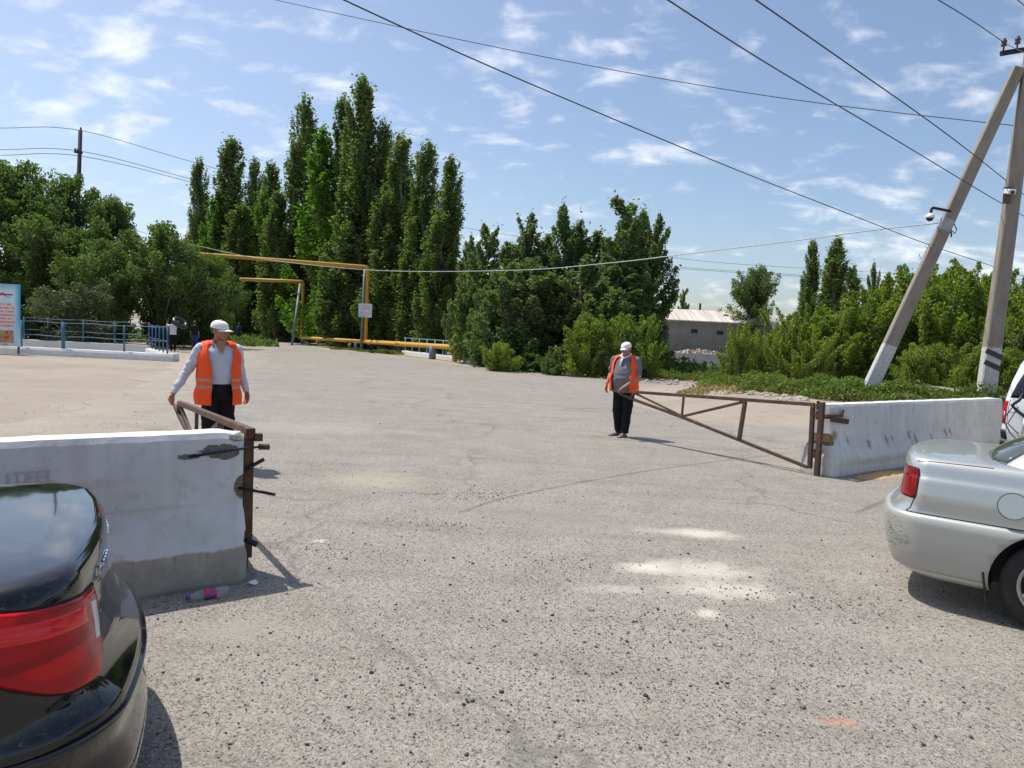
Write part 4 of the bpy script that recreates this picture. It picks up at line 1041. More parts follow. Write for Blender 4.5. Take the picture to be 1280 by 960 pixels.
wire([(760, -50, 9), (835, 0, 10), (960, 80, 12), (1110, 169, 15), (1255, 256, 20), (1340, 303, 26)], .011, CABLE, 'dark wire falling from the top middle to the upright pole, lower of the steep pair')
wire([(880, -45, 9), (945, 0, 10), (1060, 80, 12), (1180, 165, 15), (1262, 229, 19.5), (1340, 292, 26)], .011, CABLE, 'dark wire from the top middle to the upright pole, upper of the steep pair')
wire([(1100, -40, 11), (1173, 0, 13), (1220, 29, 15.5), (1255, 53, DP - .3)], .010, CABLE, 'short steep dark wire ending on the left insulator of the crossarm')
wire([(1240, -25, 12), (1272, 0, 14), (1310, 32, DP)], .010, CABLE, 'short dark wire at the top right corner')
wire([(1256, 54, DP - .3), (1300, 76, 17), (1360, 110, 15)], .009, CABLE, 'short wire leaving the left insulator downward to the right edge')
wire([(120, 270, 49), (196, 296, 47), (250, 308, 45.5), (330, 324, 43), (470, 338, 40), (640, 338, 34), (760, 329, 29), (870, 316, 25), (1000, 300, 22), (1090, 288, 20.3), (1180, 278, DP)], .018, PALECABLE, 'pale cable drooping low across the trees to the grey box on the brace')
for (y0, y1, y2, dz), t in zip(((160, 163, 200, 0), (187, 189, 222, 0), (194, 195, 226, 0)), ('topmost', 'middle', 'lowest')):
    wire([(-80, y0 - 3, 56), (0, y0, 54), (100, y1, DW), (232, y2, 64), (400, y2 + 46, 74), (600, y2 + 88, 82), (840, 322 + (y2 - 200) * .5, 88), (1000, 335 + (y2 - 200) * .4, 90), (1320, 352 + (y2 - 200) * .5, 96)], .022, CABLE, t + ' of the three thin wires strung on the far wooden pole')

# ------------------------------------------------------------------ building, canal bank, rubble
def building(px0, px1, d, eave_py, ridge_py, label, base_z, win=None, depth=9, wallc=(.21, .20, .19)):
    a_ = GX(px0, d, 0); b_ = GX(px1, d, 0); ez = P((px0 + px1) / 2, eave_py, d).z; rz = P((px0 + px1) / 2, ridge_py, d + depth / 2).z
    W_ = b_.x - a_.x; r = empty('low_building', (a_.x, d, base_z), 0, label, 'building'); h = ez - base_z
    nm = 'grey render ' + str(px0)
    bm = bmesh.new(); add_box(bm, (W_ / 2, depth / 2, h / 2), (W_, depth, h)); mesh_obj('wall', bm, simple(nm, wallc, .9, scale=.8, vary=.15, bump=.3), r)
    bm = bmesh.new(); o = .35; hr = rz - base_z
    ev = [(-o, -o, h), (W_ + o, -o, h), (W_ + o, depth + o, h), (-o, depth + o, h)]; rd = [(W_ * .10 if W_ > 6 else 0, depth / 2, hr), (W_ * .92, depth / 2, hr)]
    V_ = [bm.verts.new(p) for p in ev + rd] + [bm.verts.new((p[0], p[1], p[2] - .12)) for p in ev]
    for f in ((0, 1, 5, 4), (2, 3, 4, 5), (1, 2, 5), (3, 0, 4), (6, 7, 1, 0), (7, 8, 2, 1), (8, 9, 3, 2), (9, 6, 0, 3), (9, 8, 7, 6)): bm.faces.new([V_[i] for i in f])
    rm = NT('sheet roof %d' % px0); v = rm.obj((1, .3, 1)); st = rm.noise(rm.obj((6, .1, .1)), 1, 2); c = rm.mix(rm.rng(rm.noise(v, .7, 5), .35, .65), (.55, .49, .42, 1), (.66, .61, .54, 1)); c = rm.mix(rm.rng(st, .5, .6), c, (.42, .37, .32, 1)); rm.set(Base_Color=c, Roughness=.7)
    mesh_obj('roof', bm, rm.m, r)
    for wx, wy in win or []:
        q = P(wx, wy, d); fz = q.z - base_z; bm = bmesh.new(); add_box(bm, (q.x - a_.x, -.01, fz), (.9, .06, .55)); f_ = mesh_obj('window', bm, simple('window frame', (.12, .11, .10), .7), r)
        bm = bmesh.new(); add_box(bm, (q.x - a_.x, -.045, fz), (.78, .02, .43)); mesh_obj('pane', bm, NT('dark pane').set(Base_Color=(.01, .01, .012, 1), Roughness=.2).m, f_)
    return r
building(826, 962, 90, 402, 388.5, 'long grey building with a pale sheet roof and one small dark window', .0, [(868, 414), (900, 416)])
building(1012, 1056, 96, 400, 391, 'small far roof showing above the yellow-green shrubs', .0)
building(806, 852, 104, 392, 386.5, 'pale roof peeking out behind the left end of the long grey building', .0, wallc=(.4, .38, .34))
q = GX(871, 96, 0); bm = bmesh.new(); add_tube(bm, [(0, 0, 4), (0, 0, P(871, 379, 96).z)], .14, 8); tag(mesh_obj('chimney_pipe', bm, DKSTEEL, loc=(q.x, q.y, 0)), 'thin dark pipe sticking up behind the roof ridge of the grey building', 'pipe')
# concrete lining of the far canal bank, a sloping slab wall
bx_ = [P(px, 442, 72) for px in (812, 905)]
cm = simple('grey canal concrete', (.085, .09, .095), .85, scale=.7, vary=.3, bump=.4)
r = empty('canal_lining', (bx_[0].x - 6, 66, -2.6), 0, 'sloping grey concrete slabs lining the far bank of the canal', 'canal wall')
topz = P(860, 442, 71).z + 2.6
for k in range(8):
    bm = bmesh.new(); x0 = k * 3.4; d = [(x0, 0, -.8), (x0 + 3.36, 0, -.8), (x0 + 3.36, 4.5, topz), (x0, 4.5, topz)]
    V_ = [bm.verts.new(p) for p in d] + [bm.verts.new((p[0], p[1] + .5, p[2])) for p in d]
    for f in ((0, 1, 2, 3), (7, 6, 5, 4), (3, 2, 6, 7), (0, 4, 5, 1), (0, 3, 7, 4), (1, 5, 6, 2)): bm.faces.new([V_[i] for i in f])
    mesh_obj('slab', bm, cm, r)
rnd = random.Random(3); bm = bmesh.new(); rx0, rx1 = P(836, 438, 76).x, P(905, 438, 76).x; rz_ = P(866, 441, 74).z
for k in range(150):
    u = rnd.random(); x_ = rx0 + (rx1 - rx0) * u; hh = (1 - (2 * u - 1) ** 2) * .5 * rnd.random(); s_ = rnd.uniform(.12, .4)
    add_box(bm, (x_, 75 + rnd.uniform(-1, 2), rz_ - .2 + hh), (s_, s_ * .7, s_ * .6), Matrix.Rotation(rnd.uniform(0, 6), 3, Vector((rnd.random(), rnd.random(), rnd.random() + .1)).normalized()))
tag(mesh_obj('rubble', bm, simple('pale rubble', (.45, .38, .31), .95, vary=.3, scale=2, kind='Object')), 'heap of pale broken bricks and rubble above the canal bank', 'rubble', kind='stuff')
# stones and sticks along the road edge under the far trees
rnd = random.Random(8); bm = bmesh.new()
for k in range(420):
    px = rnd.uniform(575, 1010); py = np.interp(px, [575, 650, 760, 870, 985, 1010], [456, 466, 474, 484, 503, 506]) - rnd.uniform(0, 6); q = G_t(px, py); s_ = rnd.uniform(.03, .13)
    add_sphere(bm, (q.x, q.y, terrain(q.x, q.y) + s_ * .2), (s_, s_ * .8, s_ * .5), 6, 4)
tag(mesh_obj('edge_stones', bm, simple('dusty stones', (.36, .31, .25), .95, vary=.35, scale=3)), 'dusty stones along the far edge of the road', 'stones', kind='stuff')
# ================================================================== cars
def car_paint(name, col, metal=.6, rough=.28, coat=1.0, dust=.3, dustcol=(.36, .31, .24), low=.55, spec=.5, scuff=None):
    s = NT(name); v = s.obj(); x = s.xyz(v)
    n = s.noise(v, 3, 5, .6); n2 = s.noise(v, 40, 4, .6)
    fl = s.noise(v, 900, 1)
    d = s.math('MULTIPLY', s.rng(s.math('ADD', x[2], s.math('MULTIPLY', s.math('SUBTRACT', n, .5), .5)), low, low - .4), dust)
    d = s.math('ADD', d, s.math('MULTIPLY', s.rng(n2, .4, .8), dust * .25), True)
    if scuff:
        e_ = s.ell(v, scuff[0], scuff[1], .3, 8); sk_ = s.noise(s.obj((6, 6, 42)), 3, 5, .7); SM = s.math('MULTIPLY', s.rng(e_, 1.2, .8), s.rng(sk_, .50, .58))
    base = s.mix(s.math('MULTIPLY', fl, .25), (*col, 1), tuple(min(1, c * 1.25 + .005) for c in col) + (1,))
    cc_ = s.mix(d, base, (*dustcol, 1))
    if scuff: cc_ = s.mix(s.math('MULTIPLY', SM, .85), cc_, (.10, .10, .10, 1))
    s.set(Base_Color=cc_, Metallic=s.math('MULTIPLY', s.math('SUBTRACT', 1.0, d), metal), Roughness=s.math('ADD', s.math('MULTIPLY', d, .55), rough))
    s.b.inputs['Specular IOR Level'].default_value = spec; s.b.inputs['Coat Weight'].default_value = coat; s.b.inputs['Coat Roughness'].default_value = .04
    s.put(s.b.inputs['Coat Weight'], s.math('MULTIPLY', s.math('SUBTRACT', 1.0, d), coat)); return s.m
GLASSM = NT('car window glass').set(Base_Color=(.012, .014, .015, 1), Roughness=.04, Metallic=0.0).m
TINT = NT('pale car glass').set(Base_Color=(.07, .08, .08, 1), Roughness=.05).m
GAP = simple('panel gap black', (.006, .006, .006), .8, vary=0)
RUBBER = simple('tyre rubber', (.022, .021, .02), .85, scale=20, bump=.3)
TRIM = simple('black trim', (.015, .015, .016), .5)
CHROME = NT('chrome').set(Base_Color=(.8, .8, .82, 1), Metallic=1.0, Roughness=.08).m
RIMM = simple('dusty alloy', (.42, .41, .39), .35, .8)
def lamp_mat(name, a=(.62, .004, .008), b=(.22, .0, .004)):
    s = NT(name); v = s.obj(); n = s.vor(s.obj((1, 1, 1.8)), 7, 'Distance', 'SMOOTH_F1'); w = s.noise(v, 4, 3)
    ribs = s.n('ShaderNodeTexWave'); s.l(v, ribs.inputs[0]); ribs.inputs['Scale'].default_value = 30; ribs.bands_direction = 'Z'
    c = s.mix(s.math('MULTIPLY', s.rng(n, .38, .46), .5), (*a, 1), (*b, 1)); zz_ = s.xyz(v)[2]; c = s.mix(s.math('MULTIPLY', s.math('MULTIPLY', s.rng(zz_, .735, .73), s.rng(zz_, .70, .705)), .7), c, (*b, 1)); c = s.mix(s.math('MULTIPLY', s.rng(w, .55, .65), .6), c, (*b, 1)); c = s.mix(s.math('MULTIPLY', ribs.outputs['Fac'], .18), c, (*b, 1))
    s.set(Base_Color=c, Roughness=.12); s.b.inputs['Specular IOR Level'].default_value = .35
    return s.m
REDL = lamp_mat('red lamp lens'); WHITEL = NT('clear lamp lens').set(Base_Color=(.66, .62, .62, 1), Roughness=.15).m
REDI = NT('bright red inner lens').set(Base_Color=(.72, .010, .014, 1), Roughness=.12).m
REDD = lamp_mat('dark red lamp lens', (.28, .006, .01), (.12, .0, .004))

def interp(tab, z):
    """tab rows: (z, values...), smooth in between"""
    if z <= tab[0][0]: return tab[0][1:]
    for a, b in zip(tab, tab[1:]):
        if z <= b[0]:
            t = (z - a[0]) / (b[0] - a[0]); return tuple(p + (q - p) * t for p, q in zip(a[1:], b[1:]))
    return tab[-1][1:]
class Skin:
    """car skin: horizontal outlines stacked by level v. tab rows: (v, z, xr, xf, w, rcr, rcf, bowr, bowf)
    car rear is x=0, front is +x, +y is the car's left; S(u, v): u 0..1 from rear centre round the left side to front centre, negative u the right side"""
    def __init__(s, tab, zmap=None): s.tab = tab; s.zmap = zmap
    def __call__(s, u, v):
        z, xr, xf, w, rr, rf, br, bf = interp(s.tab, v)
        sg = 1 if u >= 0 else -1; u = abs(u)
        rr = min(rr, w); rf = min(rf, w)
        if u < .18: t = u / .18; y = t * (w - rr); x = xr
        elif u < .30: a = (u - .18) / .12 * PI / 2; y = w - rr + rr * math.sin(a); x = xr + rr - rr * math.cos(a)
        elif u < .72: t = (u - .30) / .42; x = xr + rr + t * (xf - rf - xr - rr); y = w
        elif u < .84: a = (u - .72) / .12 * PI / 2; y = w - rf + rf * math.cos(a); x = xf - rf + rf * math.sin(a)
        else: t = (u - .84) / .16; x = xf; y = (1 - t) * (w - rf)
        k = y / w if w > 1e-6 else 0
        if x < (xr + xf) / 2: x += br * k * k * max(0, 1 - (x - xr) / .9) ** 1.0
        else: x -= bf * k * k * max(0, 1 - (xf - x) / .9)
        y -= w * .05 * ((x - (xr + xf) / 2) / max(.1, (xf - xr) / 2)) ** 4 * k
        if s.zmap: z = s.zmap(x, z)
        return Vector((x, sg * y, z))
    def u_at(s, xq, v):
        lo, hi = .12, .88
        for _ in range(40):
            m_ = (lo + hi) / 2
            if s(m_, v).x < xq: lo = m_
            else: hi = m_
        return lo
    def nrm(s, u, v, e=.004):
        a = s(u + e, v) - s(u - e, v); b = s(u, min(v + e * 4, s.tab[-1][0])) - s(u, max(s.tab[0][0], v - e * 4))
        n = a.cross(b); n = n.normalized() if n.length > 1e-9 else Vector((0, 0, 1))
        p = s(u, v); c = Vector((2.2, 0, .6)); 
        if n.dot(p - c) < 0 and abs(n.z) < .9: n = -n
        if abs(n.z) >= .9 and n.z < 0 and p.z > .5: n = -n
        return n
def skin_body(sk, name, mat, parent, nu=72, vs=None, arches=(), arch_r=.34, arch_z=.29):
    tab = sk.tab; us = [i / nu for i in range(nu + 1)]
    extra = [.18, .30, .72, .84]; us = sorted(set(us + extra)); full = [-u for u in us[::-1] if u > 0 and u < 1] + us
    if vs is None:
        vs = []; 
        for a, b in zip(tab, tab[1:]):
            n = max(1, int(abs(b[0] - a[0]) / .035)); vs += [a[0] + (b[0] - a[0]) * k / n for k in range(n)]
        vs.append(tab[-1][0])
    bm = bmesh.new(); R_ = [[bm.verts.new(sk(u, v)) for u in full] for v in vs]; n = len(full)
    for a, b in zip(R_, R_[1:]):
        for k in range(n): bm.faces.new((a[k], a[(k + 1) % n], b[(k + 1) % n], b[k]))
    bm.faces.new(R_[0][::-1]); bm.faces.new(R_[-1])
    bmesh.ops.remove_doubles(bm, verts=bm.verts, dist=1e-5)
    o = mesh_obj(name, bm, [mat, TRIM], parent, True)
    cut_arches(o, arches, arch_r, arch_z); return o
def cut_arches(o, arches, r, z):
    for x in arches:
        for sgn in (-1, 1):
            bm = bmesh.new(); add_tube(bm, [(x, sgn * .52, z), (x, sgn * 1.2, z)], r, 48)
            for f in bm.faces: f.material_index = 1
            c = mesh_obj('cut', bm, [TRIM, TRIM]); c.parent = o.parent; bpy.context.view_layer.update()
            bake(o, [('BOOLEAN', dict(operation='DIFFERENCE', object=c, solver='EXACT'))]); bpy.data.objects.remove(c)
def patch(sk, rows, off, mat, name, parent, nu=14, nv=10, thick=.012, side=1, sm=True, arch=None, edge=.35, skew=0.0, ur=0.0):
    """raised piece following the skin; rows: [(v, u0, u1)...] bottom to top (u on the left side), side -1 mirrors it"""
    v0, v1 = rows[0][0], rows[-1][0]; bm = bmesh.new(); G0 = []; 
    for j in range(nv + 1):
        v = v0 + (v1 - v0) * j / nv; u0, u1 = interp(rows, v); top = []; 
        for i in range(nu + 1):
            u = side * (u0 + (u1 - u0) * i / nu); ve = v + skew * (abs(u) - ur); p = sk(u, ve); n = sk.nrm(u, ve)
            ed = min(i, nu - i, j, nv - j); o_ = off if ed > 0 else off * edge
            top.append((bm.verts.new(p + n * o_), bm.verts.new(p - n * thick)))
        G0.append(top)
    for a, b in zip(G0, G0[1:]):
        for i in range(nu): 
            bm.faces.new((a[i][0], a[i + 1][0], b[i + 1][0], b[i][0])); bm.faces.new((a[i][1], b[i][1], b[i + 1][1], a[i + 1][1]))
    def wall(L):
        for p, q in zip(L, L[1:]): bm.faces.new((p[0], p[1], q[1], q[0]))
    wall(G0[0]); wall(G0[-1][::-1]); wall([g[0] for g in G0][::-1]); wall([g[-1] for g in G0])
    o = mesh_obj(name, bm, [mat, TRIM], parent, sm)
    if arch: cut_arches(o, *arch)
    return o
def line_on(sk, pts, w, mat, name, parent, off=.0015, side=1, n=24):
    """thin strip along skin points (u, v)"""
    bm = bmesh.new(); L = []
    for a, b in zip(pts, pts[1:]): L += [(a[0] + (b[0] - a[0]) * k / n, a[1] + (b[1] - a[1]) * k / n) for k in range(n)]
    L.append(pts[-1]); P_ = [sk(side * u, v) for u, v in L]; N = [sk.nrm(side * u, v) for u, v in L]; prev = None
    for i, p in enumerate(P_):
        d = (P_[min(i + 1, len(P_) - 1)] - P_[max(0, i - 1)]).normalized(); s_ = d.cross(N[i]).normalized() * w / 2
        cur = [bm.verts.new(p + s_ + N[i] * off), bm.verts.new(p - s_ + N[i] * off), bm.verts.new(p - s_ - N[i] * .01), bm.verts.new(p + s_ - N[i] * .01)]
        if prev:
            for k in range(4): bm.faces.new((prev[k], prev[(k + 1) % 4], cur[(k + 1) % 4], cur[k]))
        prev = cur
    return mesh_obj(name, bm, mat, parent, False)
def wheel(parent, x, y, r=.29, w=.18, side=1):
    e = empty('wheel', (x, y, r)); e.parent = parent
    bm = bmesh.new(); h = w / 2
    add_lathe(bm, [(r - .10, -h + .01), (r - .03, -h), (r - .006, -h + .02), (r, -h + .05), (r, h - .05), (r - .006, h - .02), (r - .03, h), (r - .10, h - .01), (r - .105, 0), (r - .10, -h + .01)], 56)
    mesh_obj('tyre', bm, RUBBER, e, True)
    bm = bmesh.new(); rr = r - .098; f = side
    add_lathe(bm, [(rr + .004, f * (h - .005)), (rr - .012, f * (h - .002)), (rr - .02, f * (h - .03)), (rr - .03, f * .0), (rr - .02, f * -.05), (rr + .004, f * -.06)], 48)
    for k in range(7):
        a = 2 * PI * k / 7; c, s_ = math.cos(a), math.sin(a)
        add_bar(bm, (c * .03, f * (h - .025), s_ * .03), (c * (rr - .008), f * (h - .012), s_ * (rr - .008)), .045, .02, Vector((0, 1, 0)))
    add_lathe(bm, [(.001, f * (h - .005)), (.045, f * (h - .008)), (.05, f * (h - .04)), (.001, f * (h - .04))], 24)
    mesh_obj('rim', bm, RIMM, e, True)
    bm = bmesh.new(); add_lathe(bm, [(.001, f * -.01), (rr - .02, f * -.01), (rr - .02, f * -.02), (.001, f * -.02)], 24); mesh_obj('brake_disc', bm, TRIM, e)
    return e
def sedan(name, loc, heading, label, paint_, bump_mat, cfg, glass=GLASSM):
    r = empty(name, loc, heading, label, 'car')
    H = cfg.get('deck', 1.0)
    def zmap(x, z):
        k = 1.0 if x < 2.9 else max(.5, 1 - .36 * ((x - 2.9) / 1.6) ** 1.4)
        zz = z if z < .55 else .55 + (z - .55) * k
        return zz
    B = cfg.get('tuck', .05)
    W_ = cfg.get('w', .83); BZ = cfg.get('bz', 0)
    LW = cfg.get('low', 1.0); tab = [(0, .20, .25 * LW, 4.30, W_ - .10 * LW, .30, .35, .10, .20), (.08, .235, .16 * LW, 4.38, W_ - .05 * LW, .30, .35, .10, .20), (.2, .36, .05, 4.46, W_ - .005, .28, .35, .12, .22), (.3, .46, .02, 4.48, W_, .27, .35, .13, .22),
           (.42, .58 + BZ, .015, 4.47, W_ + .002, .26, .35, .13, .22), (.46, .615 + BZ, B * .5 + .005, 4.46, W_ - .004 - B * .3, .26, .34, .13, .22), (.50, .65 + BZ * .8, B + .03, 4.44, W_ - .006 - B * .35, .24, .33, .12, .22),
           (.60, min(.74, H - .25), B + .06, 4.42, W_ - .012, .23, .33, .12, .22), (.74, min(.86, H - .14), B + .075, 4.38, W_ - .03, .22, .33, .11, .22), (.745, min(.868, H - .13), B + .078, 4.37, W_ - .040, .22, .33, .11, .22), (.82, H - .065, B + .080, 4.34, W_ - .055, .20, .32, .10, .22), (.86, H - .028, B + .086, 4.31, W_ - .072, .19, .32, .10, .22),
           (.89, H - .008, B + .10, 4.28, W_ - .10, .18, .32, .09, .22), (.92, H, B + .13, 4.24, W_ - .15, .17, .32, .09, .22), (.97, H + .006, B + .28, 4.1, W_ - .32, .15, .3, .08, .2), (1.05, H + .014, .8, 3.7, .2, .1, .1, .02, .02)]
    rc = cfg.get('rc', 1.0); tab = [(a[0], a[1], a[2], a[3], a[4], a[5] * (rc if a[0] > .44 else (1 + rc) / 2), *a[6:]) for a in tab]
    sk = Skin(tab, zmap); AX = (cfg['ax'], cfg['ax'] + 2.55); AR = .345
    skin_body(sk, 'body', paint_, r, 110, arches=AX, arch_r=AR)
    # greenhouse
    gt = [(0, H - .04, .80, 3.35, W_ - .10, .25, .35, .10, .25), (.3, H + .10, 1.0, 3.12, W_ - .15, .25, .35, .10, .25), (.6, H + .22, 1.22, 2.88, W_ - .205, .24, .35, .10, .22), (.85, H + .325, 1.44, 2.62, W_ - .255, .22, .32, .08, .2),
          (.93, H + .355, 1.53, 2.54, W_ - .30, .2, .3, .07, .18), (1.0, H + .37, 1.66, 2.42, W_ - .42, .18, .25, .05, .15), (1.08, H + .38, 1.95, 2.2, .12, .1, .1, 0, 0)]
    gt = [(a[0], a[1], a[2] + cfg.get('cab', 0), *a[3:]) for a in gt]
    gk = Skin(gt); cab = skin_body(gk, 'cabin', paint_, r, 70)
    for sd_ in (1, -1):
        x0, x1, x2, x3 = cfg.get('win', (1.28, 2.02, 2.06, 2.85))
        def uv(x, v): return gk.u_at(x, v)
        patch(gk, [(.14, uv(x0 - .12, .14), uv(x1, .14)), (.84, uv(x0 + .24, .84), uv(x1 + .02, .84))], .004, glass, 'side_window', r, 12, 8, .01, sd_)
        patch(gk, [(.14, uv(x2, .14), uv(x3 + .15, .14)), (.84, uv(x2 + .02, .84), uv(x3 - .25, .84))], .004, glass, 'side_window', r, 12, 8, .01, sd_)
        line_on(gk, [(uv(x0 - .16, .11), .11), (uv(x3 + .2, .11), .11)], .022, TRIM, 'window_trim', r, .006, sd_, 40)
    patch(gk, [(.10, -.235, .235), (.86, -.20, .20)], .004, cfg.get('rear_glass', glass), 'rear_window', r, 22, 10, .01)
    line_on(gk, [(-.24, .07), (.24, .07)], .03, TRIM, 'window_seal', r, .006, 1, 60)
    patch(gk, [(.10, .79, 1.0), (.86, .81, 1.0)], .004, glass, 'windscreen', r, 12, 10, .01)
    patch(gk, [(.10, .79, 1.0), (.86, .81, 1.0)], .004, glass, 'windscreen', r, 12, 10, .01, -1)
    # bumper shell
    ua = sk.u_at(AX[0] + .02, .3)
    patch(sk, [(.09, 0, ua), (.2, 0, ua), (.42, 0, ua), (cfg.get('bump_top', .455), 0, ua)], .007, bump_mat, 'bumper', r, 50, 16, .01, 1, True, (AX[:1], AR, .29))
    patch(sk, [(.09, 0, ua), (.2, 0, ua), (.42, 0, ua), (cfg.get('bump_top', .455), 0, ua)], .007, bump_mat, 'bumper', r, 50, 16, .01, -1, True, (AX[:1], AR, .29))
    for sd_ in (1, -1):
        patch(sk, cfg['lamp'], cfg.get('lamp_off', .008), cfg.get('lamp_mat', REDL), 'tail_light', r, 26, 34, .01, sd_, True, None, .35, cfg.get('skew', 0), cfg.get('ur', 0))
        # outline seam around the lamp
        L = cfg['lamp']; kq = cfg.get('skew', 0); uq = cfg.get('ur', 0); loop = [(a[1], a[0]) for a in L] + [(a[2], a[0]) for a in L[::-1]] + [(L[0][1], L[0][0])]; loop = [(a, b + kq * (a - uq)) for a, b in loop]
        line_on(sk, loop, .014, GAP, 'lamp_gasket', r, .003, sd_, 10)
        for seam in cfg.get('seams', []): line_on(sk, [(sk.u_at(x, v) if not isinstance(x, str) else float(x), v) for x, v in seam], .007, GAP, 'panel_gap', r, .001, sd_)
        for ax in AX: wheel(r, ax, sd_ * (W_ - .105), side=sd_)
        # door gaps, handle, mirror
        for xa in (1.62, 2.55, 3.42): line_on(sk, [(sk.u_at(xa, .25), .25), (sk.u_at(xa, .82), .82)], .007, GAP, 'door_gap', r, .001, sd_)
        for xa in (1.72, 2.65):
            p = sk(sd_ * sk.u_at(xa, .75), .75); bm = bmesh.new(); add_tube(bm, [p + Vector((0, sd_ * .005, 0)), p + Vector((.04, sd_ * .03, 0)), p + Vector((.16, sd_ * .03, 0)), p + Vector((.2, sd_ * .005, 0))], .012, 8); mesh_obj('door_handle', bm, paint_, r, True)
        bm = bmesh.new(); add_sphere(bm, (2.95, sd_ * (W_ + .06), H + .06), (.06, .10, .065)); mesh_obj('side_mirror', bm, paint_, r, True)
        patch(sk, [(.55, sk.u_at(4.0, .5), .80), (.70, sk.u_at(4.05, .5), .81)], .006, WHITEL, 'headlight', r, 10, 6, .01, sd_)
        p = Vector((AX[0] - AR - .02, sd_ * (W_ - .10), .27)); bm = bmesh.new(); add_box(bm, p, (.012, .17, .26), Matrix.Rotation(-.15, 3, 'Y')); mesh_obj('mud_flap', bm, TRIM, r)
    # fuel flap on the right side
    if cfg.get('fuel'):
        fx, fz = cfg['fuel']; bm = bmesh.new(); u0 = sk.u_at(fx, fz); c = sk(-u0, fz); n = sk.nrm(-u0, fz); a_, b_ = frame_of(n)
        prev = None
        pts_ = [c + n * .002 + a_ * math.cos(t / 40 * 2 * PI) * .082 + b_ * math.sin(t / 40 * 2 * PI) * .082 for t in range(41)]
        add_tube(bm, pts_, .0022, 6, cap=False); mesh_obj('fuel_flap_gap', bm, simple('fuel flap shadow gap', (.05, .05, .05), .6), r, True)
        bm = bmesh.new(); add_tube(bm, [c - n * .01, c + n * .003], .079, 40); mesh_obj('fuel_flap', bm, paint_, r, False)
    return r, sk, gk
# ---- black sedan close on the left: we see its left rear corner
bk_paint = car_paint('black car paint', (.006, .006, .008), .0, .10, .7, .02, (.20, .17, .13), .5, .25)
bk_bump = car_paint('black bumper paint', (.008, .008, .009), .0, .12, .7, .10, (.22, .19, .14), .45, .25)
BH = math.radians(180 + 29)
cfg = dict(deck=.925, w=.86, tuck=.07, bz=-.115, low=.05, ax=1.05, bump_top=.42, lamp_off=.014, lamp_mat=REDL,
           skew=.42, ur=.20, lamp=[(.508, .205, .225), (.525, .180, .245), (.56, .160, .270), (.615, .148, .300), (.66, .141, .335), (.73, .138, .365), (.79, .143, .385)],
           seams=[])
root_b = Vector((-1.385, 2.735, 0))
blk, skb, gkb = sedan('black_sedan', root_b, BH, 'glossy black sedan with a big red tail light in the lower left corner', bk_paint, bk_bump, cfg)
for sd_ in (1, -1):
    patch(skb, [(.60, .156, .170), (.68, .148, .170), (.77, .150, .176)], .0165, WHITEL, 'reversing_lens', blk, 5, 10, .008, sd_, True, None, .35, .6, .20)
for sd_ in (1, -1):
    patch(skb, [(.69, .175, .34), (.765, .175, .365)], .0162, REDI, 'inner_lens', blk, 14, 6, .008, sd_, True, None, .35, .42, .20)
# chrome lettering on the lid's rear face: too oblique to read, separate raised strokes per letter
def chrome_word(sk, u0, u1, v, n, side, seed):
    rnd = random.Random(seed); bm = bmesh.new()
    for k in range(n):
        u = u0 + (u1 - u0) * k / n; w = (u1 - u0) / n * .62
        def st(ua, va, ub, vb):
            pa, pb2 = sk(side * ua, va), sk(side * ub, vb); nn_ = sk.nrm(side * ua, va); add_bar(bm, pa + nn_ * .005, pb2 + nn_ * .005, .006, .006, nn_)
        st(u, v, u, v + .028)
        if rnd.random() < .7: st(u + w, v, u + w, v + .028)
        if rnd.random() < .7: st(u, v + .028, u + w, v + .028)
        if rnd.random() < .6: st(u, v + .014, u + w, v + .014)
        if rnd.random() < .5: st(u, v, u + w, v)
    return mesh_obj('badge', bm, CHROME, blk, recalc=False)
chrome_word(skb, .045, .115, .76, 6, 1, 3); chrome_word(skb, .06, .15, .76, 6, -1, 4)
# ---- silver sedan on the right: we see its right rear quarter
sv_paint = car_paint('silver car paint', (.50, .52, .50), .55, .30, .7, .25, (.42, .37, .28), .60)
sv_bump = car_paint('dusty silver bumper', (.44, .44, .41), .45, .38, .4, .42, (.40, .37, .31), .70, .5, ((.10, -.70, .46), (.22, .17, .11)))
SH_ = math.radians(-37)
cfg = dict(deck=1.0, w=.83, tuck=.05, ax=1.07, bump_top=.47, lamp_mat=REDD,
           rc=.6, lamp=[(.585, .15, .258), (.66, .152, .259), (.74, .155, .260), (.80, .158, .2605)],
           low=.6, cab=-.24, win=(1.10, 2.02, 2.06, 2.85), fuel=(.82, .635), rear_glass=TINT,
           seams=[[('.250', .855), (.70, .875)], [('.258', .59), ('.258', .475), ('.31', .475), (.6, .475), (1.02, .475)]])
root_s = Vector((2.985, 5.51, 0))
slv, sks, gks = sedan('silver_sedan', root_s, SH_, 'dusty silver sedan with scuffed rear bumper at the right edge', sv_paint, sv_bump, cfg)
# scuffs scraped into the bumper corner
SC = simple('grey scuff marks', (.16, .16, .155), .85, vary=.3, scale=60)
rnd = random.Random(4)
for k in range(0):
    col = k % 2; v = .22 + .19 * (k / 15) + rnd.uniform(-.01, .01); u = .262 + .016 * col + rnd.uniform(-.006, .006); du = rnd.uniform(.003, .008)
    patch(sks, [(v, u, u + du), (v + rnd.uniform(.004, .008), u + .002, u + du * .8)], .010, SC, 'scuff', slv, 4, 2, .002, -1, True, None, .95)

